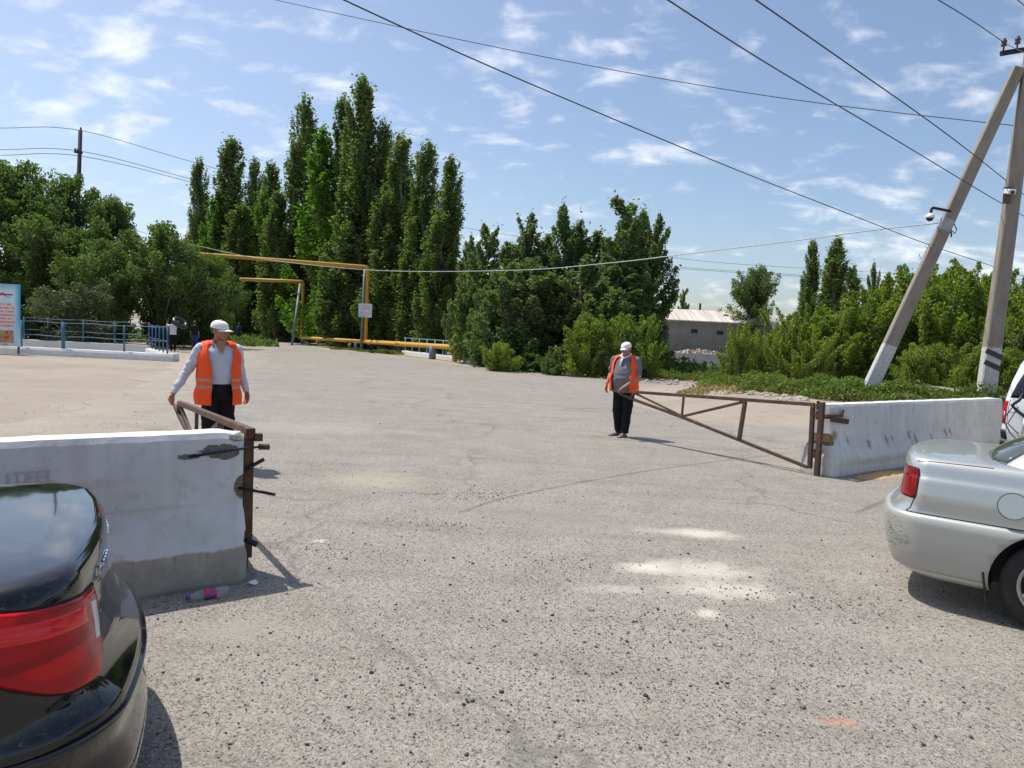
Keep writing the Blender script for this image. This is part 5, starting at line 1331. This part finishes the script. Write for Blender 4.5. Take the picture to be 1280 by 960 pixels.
# ---- white minivan
def minivan():
    hd = math.radians(38); hv = Vector((math.cos(hd), math.sin(hd), 0)); rtv = Vector((hv.y, -hv.x, 0))
    corner = GX(1240, 10.6, 0); root = Vector((corner.x, corner.y, 0)) + rtv * .74
    r = empty('white_minivan', root, hd, 'white minivan with a red tail lamp parked against the right barrier', 'van')
    pt = car_paint('white van paint', (.72, .73, .73), .0, .3, .8, .15, (.4, .35, .28), .6)
    tab = [(0, .30, .08, 3.6, .66, .12, .2, .02, .05), (.1, .36, .02, 3.68, .71, .12, .2, .02, .05), (.4, .62, .0, 3.7, .735, .10, .2, .02, .05), (.7, .95, .01, 3.68, .735, .10, .2, .03, .05), (.85, 1.10, .03, 3.55, .725, .10, .2, .04, .08), (1.1, 1.35, .09, 3.2, .69, .12, .25, .05, .1),
           (1.35, 1.62, .19, 2.95, .63, .15, .3, .05, .1), (1.5, 1.76, .27, 2.8, .57, .17, .3, .05, .1), (1.58, 1.82, .36, 2.65, .48, .18, .3, .04, .1), (1.66, 1.86, .6, 2.3, .2, .1, .1, 0, 0)]
    sk = Skin(tab); skin_body(sk, 'body', pt, r, 80, arches=(.65, 2.9), arch_r=.31, arch_z=.27)
    patch(sk, [(.87, -.20, .20), (1.42, -.17, .17)], .005, GLASSM, 'rear_window', r, 20, 8)
    for sd_ in (1, -1):
        patch(sk, [(.50, .205, .262), (.60, .205, .265), (.82, .205, .262)], .01, REDL, 'tail_lamp', r, 8, 10, .01, sd_)
        patch(sk, [(.60, .212, .235), (.68, .212, .235)], .0125, WHITEL, 'reversing_lens', r, 5, 4, .01, sd_)
        line_on(sk, [(.19, .20), (.19, .84)], .008, GAP, 'door_gap', r, .001, sd_)
        for a_, b_ in ((.55, 1.30), (1.38, 2.1), (2.16, 2.75)): patch(sk, [(.88, sk.u_at(a_, .88), sk.u_at(b_, .88)), (1.4, sk.u_at(a_ + .08, 1.4), sk.u_at(b_ - .03, 1.4))], .004, GLASSM, 'side_window', r, 8, 6, .01, sd_)
        for ax in (.65, 2.9): wheel(r, ax, sd_ * .62, r=.27, w=.15, side=sd_)
        patch(sk, [(.12, 0, .29), (.24, 0, .29)], .03, TRIM, 'bumper', r, 24, 4, .01, sd_)
        patch(sk, [(.26, .19, .29), (.42, .20, .285)], .012, TRIM, 'corner_guard', r, 8, 4, .01, sd_)
    patch(sk, [(1.1, .79, 1.0), (1.42, .81, 1.0)], .005, GLASSM, 'windscreen', r, 10, 6); patch(sk, [(1.1, .79, 1.0), (1.42, .81, 1.0)], .005, GLASSM, 'windscreen', r, 10, 6, .01, -1)
    line_on(sk, [(-.18, .66), (.18, .66)], .006, GAP, 'body_crease', r, .001, 1, 30)
    # bundled cables and a carrier strapped to the rear hatch
    c = empty('rear_carrier', root - hv * .10, hd, 'dark wire carrier and loose cables hanging on the back of the white minivan', 'rack')
    bm = bmesh.new()
    add_tube(bm, [(.05, .42, 1.20), (-.04, .44, 1.10), (-.05, .52, 1.02), (-.03, .46, .95), (-.05, .36, .88), (-.02, .2, .8)], .022, 8); mesh_obj('carrier_arm', bm, TRIM, c, True)
    bm = bmesh.new(); add_tube(bm, [(.02, .5, 1.05), (-.03, .62, .8), (-.03, .52, .62), (-.03, .4, .5), (0, .3, .6)], .009, 6); add_tube(bm, [(.02, .46, 1.0), (-.05, .55, .75), (-.02, .36, .56)], .008, 6); mesh_obj('loose_cable', bm, CABLE, c, True)
    bm = bmesh.new()
    for y in (.35, .1, -.15, -.4): add_tube(bm, [(-.02, y, .45), (-.10, y, .6), (-.05, y, .85)], .014, 6)
    add_tube(bm, [(-.10, .4, .6), (-.10, -.45, .6)], .016, 6); add_tube(bm, [(-.03, .4, .46), (-.03, -.45, .46)], .016, 6); mesh_obj('carrier_frame', bm, GREYMET, c, True)
minivan()

# ================================================================== people
def mat_skin(name, col): 
    s = NT(name); v = s.obj(); n = s.noise(v, 14, 4); s.set(Base_Color=s.mix(n, tuple(c * .8 for c in col) + (1,), tuple(min(1, c * 1.15) for c in col) + (1,)), Roughness=.55)
    s.b.inputs['Subsurface Weight'].default_value = .05; s.b.inputs['Subsurface Radius'].default_value = (.02, .01, .005); return s.m
def cloth(name, col, vary=.15, bump=.5, sc=9):
    s = NT(name); v = s.obj(); n = s.noise(s.obj((1, 1, .6)), sc, 5, .6, .6); n2 = s.noise(v, 120, 3)
    s.set(Base_Color=s.mix(n, tuple(c * (1 - vary) for c in col) + (1,), tuple(min(1, c * (1 + vary)) for c in col) + (1,)), Roughness=.9); s.b.inputs['Specular IOR Level'].default_value = .2
    s.bump(s.math('ADD', s.math('MULTIPLY', n, 1.0), s.math('MULTIPLY', n2, .03)), bump, .03); return s.m
def cap_seg(bm, p, q, r0, r1, seg=14):
    """tapered limb segment with round ends"""
    p, q = Vector(p), Vector(q); d = (q - p); L = d.length
    if L < 1e-5: add_sphere(bm, p, r0, 12, 8); return
    d /= L; pts, rs = [], []
    for k in range(5): a = PI / 2 * k / 4; pts.append(p - d * r0 * math.cos(a)); rs.append(max(.0008, r0 * math.sin(a)))
    for k in range(5): a = PI / 2 * k / 4; pts.append(q + d * r1 * math.sin(a)); rs.append(max(.0008, r1 * math.cos(a)))
    add_tube(bm, pts, rs, seg)
def ell_loft(bm, secs, seg=28, pw=2.3, open_a=None, yaw=0):
    """secs: (z, cx, cy, half width, half depth[, yaw]); open_a=(a0,a1) leaves the front open (angle 0 = front, -y)"""
    rings = []
    for s_ in secs:
        z, cx_, cy_, hw, hd = s_[:5]; yw = s_[5] if len(s_) > 5 else yaw; ring = []
        n = seg if open_a is None else seg + 1
        for k in range(n):
            a = 2 * PI * k / seg if open_a is None else (open_a(z) if callable(open_a) else open_a) + (2 * PI - 2 * (open_a(z) if callable(open_a) else open_a)) * k / seg
            x = hw * math.copysign(abs(math.sin(a)) ** (2 / pw), math.sin(a)); y = -hd * math.copysign(abs(math.cos(a)) ** (2 / pw), math.cos(a))
            c, s2 = math.cos(yw), math.sin(yw); ring.append(bm.verts.new((cx_ + x * c - y * s2, cy_ + x * s2 + y * c, z)))
        rings.append(ring)
    m_ = len(rings[0])
    for a, b in zip(rings, rings[1:]):
        for k in range(m_ if open_a is None else m_ - 1): bm.faces.new((a[k], a[(k + 1) % m_], b[(k + 1) % m_], b[k]))
    if open_a is None: bm.faces.new(rings[0][::-1]); bm.faces.new(rings[-1])
    return rings
def fuse(name, bm, mat, parent, vox=.008, sm=3):
    o = mesh_obj(name, bm, mat, parent)
    bake(o, [('REMESH', dict(mode='VOXEL', voxel_size=vox)), ('SMOOTH', dict(factor=.5, iterations=sm))])
    o.data.materials.clear(); o.data.materials.append(mat); return smooth(o)
def hand(bm, wrist, d, palm, thumb, curl=.35, s=1.0):
    """wrist point, d along the hand, palm = palm-facing direction, thumb = side of the thumb"""
    d = Vector(d).normalized(); palm = Vector(palm); palm = (palm - d * palm.dot(d)).normalized(); th = d.cross(palm); 
    if th.dot(Vector(thumb)) < 0: th = -th
    W_ = Vector(wrist); cap_seg(bm, W_ - d * .03, W_ + d * .02, .027 * s, .026 * s)
    for k in (-1, -.33, .33, 1): cap_seg(bm, W_ + d * .015 + th * k * .014 * s, W_ + d * .085 * s + th * k * .031 * s, .017 * s, .0125 * s, 10)
    for k, L in zip((1, .35, -.33, -1), (.072, .080, .074, .058)):
        p = W_ + d * .088 * s + th * k * .033 * s; dd = (d + th * k * .10).normalized(); c = curl
        for j, f in enumerate((.45, .32, .26)):
            dd = (dd * math.cos(c) + palm * math.sin(c)).normalized(); q = p + dd * L * f * s; cap_seg(bm, p, q, (.0098 - .0008 * j) * s, (.0092 - .0009 * j) * s, 8); p = q; c = curl * 1.1
    p = W_ + d * .02 + th * .022 * s; dd = (d * .6 + th * .75 + palm * .25).normalized()
    for L, r_ in ((.045, .014), (.034, .0115), (.028, .010)):
        q = p + dd * L * s; cap_seg(bm, p, q, r_ * s, (r_ - .0015) * s, 8); p = q; dd = (dd + d * .35 + palm * .2).normalized()
def head(bm, c, yaw, pitch, s=1.0):
    M = Matrix.Rotation(yaw, 3, 'Z') @ Matrix.Rotation(pitch, 3, 'X'); T = lambda x, y, z: Vector(c) + M @ (Vector((x, y, z)) * s)
    def e(p, r_): add_sphere(bm, T(*p), tuple(q * s for q in r_), 18, 12, 0, M)
    e((0, .012, .025), (.076, .096, .092)); e((0, -.018, -.025), (.066, .074, .080)); e((0, -.045, -.075), (.042, .040, .034)); e((0, -.072, -.092), (.022, .018, .018))
    e((.040, -.055, -.030), (.022, .022, .022)); e((-.040, -.055, -.030), (.022, .022, .022))
    cap_seg(bm, T(0, -.086, .010), T(0, -.112, -.028), .009 * s, .0145 * s, 10); e((.011, -.100, -.032), (.009, .010, .007)); e((-.011, -.100, -.032), (.009, .010, .007))
    cap_seg(bm, T(-.045, -.070, .022), T(.045, -.070, .022), .012 * s, .012 * s, 10)
    cap_seg(bm, T(-.022, -.086, -.062), T(.022, -.086, -.062), .0075 * s, .0075 * s, 8); cap_seg(bm, T(-.018, -.084, -.073), T(.018, -.084, -.073), .0075 * s, .0075 * s, 8)
    for sx_ in (-1, 1): e((sx_ * .078, .008, -.012), (.010, .020, .032)); e((sx_ * .083, .014, .004), (.008, .014, .014))
    return M, T
def face_bits(parent, M, T, s, hair_mat, cap_mat=None, brim=True, hair=True):
    def part(name, mat, fn):
        bm = bmesh.new(); fn(bm); return mesh_obj(name, bm, mat, parent, True)
    for sx_ in (-1, 1):
        part('eye', EYEM, lambda b: add_sphere(b, T(sx_ * .031, -.083, .002), (.011 * s, .007 * s, .006 * s), 10, 6, 0, M))
        part('eyebrow', hair_mat, lambda b: cap_seg(b, T(sx_ * .018, -.0895, .022), T(sx_ * .048, -.080, .021), .0035 * s, .003 * s, 6))
    part('lips', LIPM, lambda b: cap_seg(b, T(-.019, -.0935, -.0675), T(.019, -.0935, -.0675), .0042 * s, .0042 * s, 6))
    if hair:
        bm = bmesh.new(); add_sphere(bm, T(0, .02, .02), (.083 * s, .094 * s, .088 * s), 20, 14, 0, M)
        for v_ in [v_ for v_ in bm.verts if (M.inverted() @ (v_.co - T(0, 0, 0))).y / s < -.02 or (M.inverted() @ (v_.co - T(0, 0, 0))).z / s < -.055]: bm.verts.remove(v_)
        o = mesh_obj('hair', bm, hair_mat, parent, True); bake(o, [('SOLIDIFY', dict(thickness=.006))])
    if cap_mat:
        bm = bmesh.new(); rings = []; seg = 28
        for j in range(9):
            a = PI / 2 * j / 8; z = .074 * math.sin(a); k = math.cos(a) ** .8 if j < 8 else 0.02
            rings.append([bm.verts.new(T(.084 * k * math.cos(2 * PI * i / seg), .008 + .103 * k * math.sin(2 * PI * i / seg), .035 + z)) for i in range(seg)])
        rings = [[bm.verts.new(v_.co - M @ Vector((0, 0, .014 * s))) for v_ in rings[0]]] + rings
        for a, b in zip(rings, rings[1:]):
            for k in range(seg): bm.faces.new((a[k], a[(k + 1) % seg], b[(k + 1) % seg], b[k]))
        bm.faces.new(rings[-1]); add_sphere(bm, T(0, .008, .110), (.008 * s,) * 3, 8, 6)
        # brim
        if brim:
            top = []; n = 14
            for i in range(n + 1):
                t = -1 + 2 * i / n; x = t * .078; y0 = .008 - .103 * math.sqrt(max(0, 1 - (x / .084) ** 2)); top.append([bm.verts.new(T(x * (1 - .04 * j), y0 - j / 4 * .088 * math.sqrt(max(0, 1 - (t * .92) ** 2)), .026 - .010 * (j / 4) - .022 * t * t)) for j in range(5)])
            for a, b in zip(top, top[1:]):
                for k in range(4): bm.faces.new((a[k], b[k], b[k + 1], a[k + 1]))
        o = mesh_obj('cap', bm, cap_mat, parent, True); bake(o, [('SOLIDIFY', dict(thickness=.004, offset=1))]); smooth(o)
EYEM = simple('dark eye', (.02, .015, .012), .3, vary=0); LIPM = simple('lips', (.28, .12, .10), .5, vary=0)
HAIRG = simple('greying black hair', (.05, .045, .04), .8); HAIRB = simple('black hair', (.015, .012, .011), .7)
def crumple(o, amp):
    N_ = [v_.normal.copy() for v_ in o.data.vertices]
    for v_, n_ in zip(o.data.vertices, N_):
        c = v_.co.copy(); v_.co = c + n_ * (mnoise.noise(Vector((c.x * 8, c.y * 8, c.z * 16))) * amp + mnoise.noise(Vector((c.x * 20 + c.z * 18, c.y * 20, c.z * 22))) * amp * .45)
    o.data.update()
def person(loc, rz, label, J, C):
    """J joints in local metres, x to the viewer's right when the figure faces -y; C clothes"""
    r = empty('person', loc, rz, label, 'person'); s = C.get('hs', 1.0); V3 = Vector
    tors = J['torso']           # body sections (z, cx, cy, hw, hd)
    bm = bmesh.new(); vox = C.get('vox', .007)
    M, T = head(bm, J['head'], J.get('hyaw', 0), J.get('hpitch', 0), s)
    nb = V3(J['neck']); cap_seg(bm, nb + V3((0, .02, -.03)), V3(J['head']) + V3((0, .01, -.05)), .060 * s, .052 * s)
    ell_loft(bm, tors)
    for sd_ in ('r', 'l'):
        sh, el, wr = (V3(J[k + sd_]) for k in ('sh', 'el', 'wr'))
        cap_seg(bm, sh, el, .050, .038); cap_seg(bm, el, el.lerp(wr, .35), .038, .038); cap_seg(bm, el.lerp(wr, .35), wr, .038, .026); cap_seg(bm, nb + V3((0, .02, -.06)), sh, .05, .05)
        h = J['hand' + sd_]; hand(bm, wr, h[0], h[1], h[2], h[3], 1.0)
        hp_, kn, an = (V3(J[k + sd_]) for k in ('hip', 'kn', 'an'))
        cap_seg(bm, hp_, kn, .075, .05); cap_seg(bm, kn, kn.lerp(an, .35), .048, .048); cap_seg(bm, kn.lerp(an, .35), an, .048, .036); cap_seg(bm, an, an + V3(J['toe' + sd_]).normalized() * .09 - V3((0, 0, .03)), .030, .022)
    fuse('body', bm, C['skin'], r, vox, 2)
    face_bits(r, M, T, s, C.get('hairmat', HAIRG), C.get('cap'), True, C.get('hair', True))
    # shirt
    g = C.get('fit', .018); bm = bmesh.new(); ss_ = [(z, x, y, w + g, d + g) for z, x, y, w, d in tors if z >= C['shirt_hem'] - .001]; z0 = ss_[0]
    ell_loft(bm, [(C['shirt_hem'] - .02, *z0[1:])] + ss_)
    for sd_ in ('r', 'l'):
        sh, el, wr = (V3(J[k + sd_]) for k in ('sh', 'el', 'wr')); cap_seg(bm, nb + V3((0, .02, -.075)), sh, .058, .068)
        if C['sleeve'] == 'long': cap_seg(bm, sh, el, .071, .055); cap_seg(bm, el, el.lerp(wr, .92), .055, .038)
        else: cap_seg(bm, sh, sh.lerp(el, .72), .074, .068)
    o_ = fuse('shirt', bm, C['shirt'], r, max(.008, vox), 3); crumple(o_, .012)
    # trousers
    bm = bmesh.new(); tz = C['trouser_top']; tp = [(z, x, y, w + .020, d + .022) for z, x, y, w, d in tors if z <= tz + .001]; ell_loft(bm, tp)
    for sd_ in ('r', 'l'):
        hp_, kn, an = (V3(J[k + sd_]) for k in ('hip', 'kn', 'an')); f = C.get('baggy', 1.0)
        cap_seg(bm, hp_, kn, .098 * f, .078 * f); 
        if C.get('shorts'): pass
        else: add_tube(bm, [kn + V3((0, 0, .05)), kn, kn.lerp(an, .5), an + V3((0, 0, .0))], [.07 * f, .078 * f, .072 * f, .064 * f], 16)
    o_ = fuse('trousers', bm, C['trousers'], r, max(.008, vox), 3); crumple(o_, .009)
    for sd_ in ('r', 'l'):
        an = V3(J['an' + sd_]); to = V3(J['toe' + sd_]); bm = bmesh.new(); d = to.normalized(); sx_ = V3((-d.y, d.x, 0))
        b0 = V3((an.x, an.y, 0)) - d * .06; secs = []
        for t, w_, h_ in ((0, .028, .05), (.12, .036, .075), (.35, .036, .085), (.55, .040, .065), (.8, .046, .045), (.95, .036, .034), (1.0, .018, .02)):
            c = b0 + d * (.275 * t); ring = []
            for k in range(12): a = 2 * PI * k / 12; ring.append(bm.verts.new(c + sx_ * w_ * math.cos(a) + V3((0, 0, max(.002, h_ * .5 + h_ * .55 * math.sin(a))))))
            secs.append(ring)
        for a, b in zip(secs, secs[1:]):
            for k in range(12): bm.faces.new((a[k], a[(k + 1) % 12], b[(k + 1) % 12], b[k]))
        bm.faces.new(secs[0]); bm.faces.new(secs[-1]); mesh_obj('shoe', bm, C['shoe'], r, True)
    # vest
    if C.get('vest'):
        vg = .040; vt = [(z, x, y, w + vg, d + vg) for z, x, y, w, d in J['vest_secs']]; bm = bmesh.new()
        zs = np.linspace(vt[0][0], vt[-1][0], 26); fine = []
        for z in zs:
            x, y, w, d = interp(vt, z); k = 1 + .02 * math.sin(z * 31); fine.append((z, x, y, w * k, d * k))
        op = C['vest_open']; ell_loft(bm, fine, 44, 2.3, op)
        for v_ in bm.verts:
            n_ = mnoise.noise(Vector((v_.co.x * 9, v_.co.y * 9, v_.co.z * 5))); v_.co += Vector((v_.co.x, v_.co.y, 0)).normalized() * n_ * .022
        # shoulders of the vest close over the top
        o = mesh_obj('vest', bm, VESTM, r, True); bake(o, [('SOLIDIFY', dict(thickness=.005, offset=1))]); smooth(o)
        bm = bmesh.new()
        for sgn, sd_ in ((-1, 'r'), (1, 'l')):
            sh = V3(J['sh' + sd_]); a = nb + V3((sgn * .055, .0, -.005)); b = sh + V3((sgn * .018, .0, .035)); n = 6; R2 = []
            for i in range(n + 1):
                t = i / n; c = a.lerp(b, t) + V3((0, .015, .018 * math.sin(t * PI))); row = []
                for j in range(9):
                    th = -1.25 + 2.5 * j / 8; row.append(bm.verts.new(c + V3((0, .080 * math.sin(th), -.080 * (1 - math.cos(th)))) + V3((0, 0, .014))))
                R2.append(row)
            for p_, q_ in zip(R2, R2[1:]):
                for j in range(8): bm.faces.new((p_[j], p_[j + 1], q_[j + 1], q_[j]))
        o = mesh_obj('vest_shoulders', bm, VESTS, r, True); bake(o, [('SOLIDIFY', dict(thickness=.006, offset=1))]); smooth(o)
    return r, M, T
def vest_mat(name, bands):
    s = NT(name); v = s.obj(); x = s.xyz(v); n = s.noise(v, 7, 4); c = s.mix(n, (.90, .065, .004, 1), (1.0, .11, .01, 1))
    for z0, z1 in bands:
        b = s.math('MULTIPLY', s.rng(x[2], z0 - .002, z0), s.rng(x[2], z1 + .002, z1)); c = s.mix(b, c, (.34, .30, .24, 1))
    s.set(Base_Color=c, Roughness=.75); s.bump(s.noise(s.obj((1, 1, .5)), 10, 4, .6, .5), .5, .02); return s.m
VESTM = vest_mat('orange vest with grey bands', [(1.01, 1.036), (.93, .956)]); VESTS = vest_mat('plain orange vest cloth', [])
WHITECAP = cloth('white cap cloth', (.78, .78, .76), .04, .1)
SK1 = mat_skin('sunburnt skin', (.36, .17, .10)); SK2 = mat_skin('tanned skin', (.38, .18, .105)); SK3 = mat_skin('brown skin', (.30, .17, .11))
BLACKC = cloth('black trouser cloth', (.012, .012, .015), .3); SHOEG = simple('grey shoe', (.13, .13, .13), .6); SHOEB = simple('black shoe', (.02, .02, .02), .5)
LAV = cloth('pale lavender shirt cloth', (.52, .53, .60), .07); GREYS = cloth('grey shirt cloth', (.17, .165, .19), .1)

# worker 1, left, at the gate tip
p1 = GX(271, 8.15, 0); T1 = [(.80, .0, 0, .16, .11), (.90, 0, 0, .178, .125), (.98, 0, -.005, .178, .132), (1.08, 0, -.02, .176, .136), (1.20, 0, -.015, .184, .130), (1.30, 0, 0, .186, .120), (1.37, 0, .008, .160, .10), (1.43, 0, .015, .09, .07)]
J1 = dict(head=(.0, -.02, 1.585), hyaw=math.radians(38), hpitch=math.radians(8), neck=(0, .01, 1.45), torso=T1,
          shr=(-.195, .01, 1.37), elr=(-.332, .052, 1.10), wrr=(-.485, -.044, .86), handr=((-.2, -.31, -.9), (.46, -.63, -.1), (.22, -.77, 0), .5),
          shl=(.195, .01, 1.37), ell=(.255, .06, 1.10), wrl=(.315, .0, .885), handl=((.05, -.1, -1), (-.8, -.3, 0), (0, -1, 0), .35),
          hipr=(-.085, 0, .86), knr=(-.10, -.02, .48), anr=(-.11, .03, .08), toer=(-.10, -1, 0), hipl=(.085, 0, .86), knl=(.10, -.01, .48), anl=(.11, .05, .08), toel=(.25, -1, 0),
          vest_secs=[(.74, -.0, 0, .215, .17), (.85, 0, 0, .210, .16), (1.0, 0, -.015, .196, .15), (1.2, 0, -.015, .196, .142), (1.32, 0, 0, .192, .122), (1.40, 0, .01, .158, .095), (1.45, 0, .015, .125, .075)])
VO1 = lambda z: .40 if z < 1.15 else .40 + (z - 1.15) * 1.1
w1, M1, T1_ = person((p1.x, p1.y, 0), math.radians(34), 'worker in pale long-sleeved shirt under an orange vest, hand on the left gate', J1,
       dict(skin=SK1, cap=WHITECAP, shirt=LAV, sleeve='long', shirt_hem=.90, trousers=BLACKC, trouser_top=.98, shoe=SHOEB, vest=True, vest_open=VO1, baggy=1.05))
# open neck and blue collar
bm = bmesh.new(); vv = [bm.verts.new(p) for p in ((-.052, -.098, 1.425), (-.03, -.085, 1.465), (.03, -.085, 1.465), (.052, -.098, 1.425), (0, -.143, 1.32))]
bm.faces.new(vv); o = mesh_obj('open_neck', bm, SK1, w1); bake(o, [('SOLIDIFY', dict(thickness=.012))])
#
bm = bmesh.new()
for sgn in (-1, 1):
    c = [bm.verts.new(Vector(p)) for p in ((sgn * .055, .04, 1.505), (sgn * .075, -.01, 1.485), (sgn * .060, -.085, 1.425), (sgn * .085, -.105, 1.385), (sgn * .105, -.03, 1.43), (sgn * .09, .045, 1.46))]
    bm.faces.new(c)
o = mesh_obj('collar', bm, cloth('blue collar', (.05, .09, .20), .1), w1); bake(o, [('SOLIDIFY', dict(thickness=.006)), ('SUBSURF', dict(levels=1, render_levels=1))])
# worker 2, right
p2 = GX(777, 12.45, 0); T2 = [(.78, .0, 0, .16, .115), (.86, 0, -.005, .185, .14), (.93, 0, -.02, .20, .165), (1.02, 0, -.035, .205, .18), (1.12, 0, -.03, .20, .172), (1.22, 0, -.015, .195, .15), (1.30, 0, 0, .19, .125), (1.36, 0, .01, .155, .10), (1.41, 0, .015, .09, .07)]
J2 = dict(head=(.01, -.05, 1.555), hyaw=math.radians(-6), hpitch=math.radians(14), neck=(0, .0, 1.43), torso=T2,
          shr=(-.20, .0, 1.355), elr=(-.285, .03, 1.10), wrr=(-.30, -.09, .91), handr=((-.02, -.25, -1), (.9, -.1, 0), (0, -1, 0), .4),
          shl=(.205, .0, 1.355), ell=(.275, -.04, 1.08), wrl=(.105, -.27, .90), handl=((-.7, -.4, -.5), (0, -.3, -1), (0, -1, .2), .6),
          hipr=(-.09, 0, .84), knr=(-.10, -.03, .47), anr=(-.075, .05, .08), toer=(-.55, -.8, 0), hipl=(.09, 0, .84), knl=(.085, -.03, .47), anl=(.06, -.04, .08), toel=(-.1, -1, 0),
          vest_secs=[(.80, 0, -.01, .205, .165), (.90, 0, -.01, .215, .17), (1.02, 0, -.02, .215, .175), (1.2, 0, -.01, .205, .15), (1.30, 0, 0, .20, .125), (1.37, 0, .01, .17, .10), (1.42, 0, .015, .13, .08)])
w2, M2, T2_ = person((p2.x, p2.y, 0), math.radians(-31), 'heavy worker in grey shirt under an orange vest, holding the tip of the right gate', J2,
       dict(skin=SK2, cap=WHITECAP, shirt=GREYS, sleeve='short', shirt_hem=.80, trousers=BLACKC, trouser_top=.86, shoe=SHOEG, vest=True, vest_open=lambda z: .62 if z < 1.2 else .62 + (z - 1.2) * .3, baggy=1.12, fit=.02))
o = w2.children
for ch in w2.children:
    if ch.name.startswith('vest') and not ch.name.startswith('vest_sh'): ch.data.materials.clear(); ch.data.materials.append(VESTS)
bm = bmesh.new()
add_tube(bm, [(-.075, .03, 1.46), (-.07, -.07, 1.425), (0, -.125, 1.385), (.07, -.07, 1.425), (.075, .03, 1.46), (0, .08, 1.475), (-.075, .03, 1.46)], .020, 8, cap=False); add_tube(bm, [(-.01, -.13, 1.385), (-.03, -.165, 1.29), (-.02, -.185, 1.20)], [.022, .017, .01], 8)
mesh_obj('neck_scarf', bm, cloth('pale scarf', (.60, .62, .68), .1), w2, True)

# distant people
def far_person(px, d, rz, label, shirt, trousers, skin=SK3, sleeve='short', arms='down', s=1.0, cap=None, stride=.06):
    T_ = [(.80, .0, 0, .14, .10), (.90, 0, 0, .15, .105), (1.05, 0, 0, .14, .10), (1.2, 0, 0, .155, .105), (1.32, 0, 0, .16, .10), (1.39, 0, .01, .13, .08), (1.44, 0, .01, .08, .06)]
    J = dict(head=(0, -.01, 1.59), neck=(0, .01, 1.45), torso=T_, shl=(.175, 0, 1.37), ell=(.22, .03, 1.10), wrl=(.22, -.06, .87), handl=((0, -.1, -1), (-1, 0, 0), (0, -1, 0), .3),
             shr=(-.175, 0, 1.37), elr=(-.22, .03, 1.10), wrr=(-.22, -.06, .87), handr=((0, -.1, -1), (1, 0, 0), (0, -1, 0), .3),
             hipr=(-.08, 0, .86), knr=(-.09, -stride, .48), anr=(-.09, stride, .08), toer=(0, -1, 0), hipl=(.08, 0, .86), knl=(.09, stride * .3, .48), anl=(.09, -stride * 1.5, .08), toel=(0, -1, 0))
    if arms == 'up': J.update(elr=(-.30, -.08, 1.40), wrr=(-.20, -.12, 1.62), handr=((.3, 0, 1), (1, 0, 0), (0, -1, 0), .4), ell=(.32, -.05, 1.38), wrl=(.26, -.08, 1.62), handl=((-.1, 0, 1), (-1, 0, 0), (0, -1, 0), .4))
    q = GX(px, d, 0)
    r, M, T = person((q.x, q.y, 0), rz, label, J, dict(skin=skin, shirt=shirt, sleeve=sleeve, shirt_hem=.88, trousers=trousers, trouser_top=.98, shoe=SHOEB, vox=.016, hairmat=HAIRB, cap=cap, shorts=False))
    r.scale = (s,) * 3; return r
fp = far_person(216, 38, math.radians(200), 'person in a white T-shirt and dark trousers carrying a black inner tube', cloth('white T-shirt', (.72, .72, .74), .05), BLACKC, arms='up', s=1.0)
far_person(243, 40, math.radians(185), 'person in a black T-shirt and dark blue trousers standing in the shade', cloth('black T-shirt', (.015, .015, .017), .2), cloth('dark blue shorts', (.03, .05, .16), .2), s=.98)
far_person(298, 55, math.radians(160), 'distant person in a dark blue shirt walking on the road beyond the left worker', cloth('dark blue shirt', (.03, .05, .16), .2), cloth('dark blue trousers', (.02, .025, .05), .2), s=.98, stride=.14)
tq = P(225, 403.5, 37.7); bm = bmesh.new(); M_ = Matrix.Rotation(math.radians(38), 3, 'Y') @ Matrix.Rotation(.25, 3, 'X')
pr = []
for k in range(15): a = 2 * PI * k / 14; pr.append((.32 + .115 * math.cos(a), .115 * math.sin(a)))
add_lathe(bm, pr, 36, axis='Z')
for v_ in bm.verts: v_.co = M_ @ v_.co
tag(mesh_obj('inner_tube', bm, simple('black inner tube rubber', (.02, .02, .022), .35), None, True, loc=tq), 'black rubber inner tube carried on the shoulder of the person in white', 'inner tube')
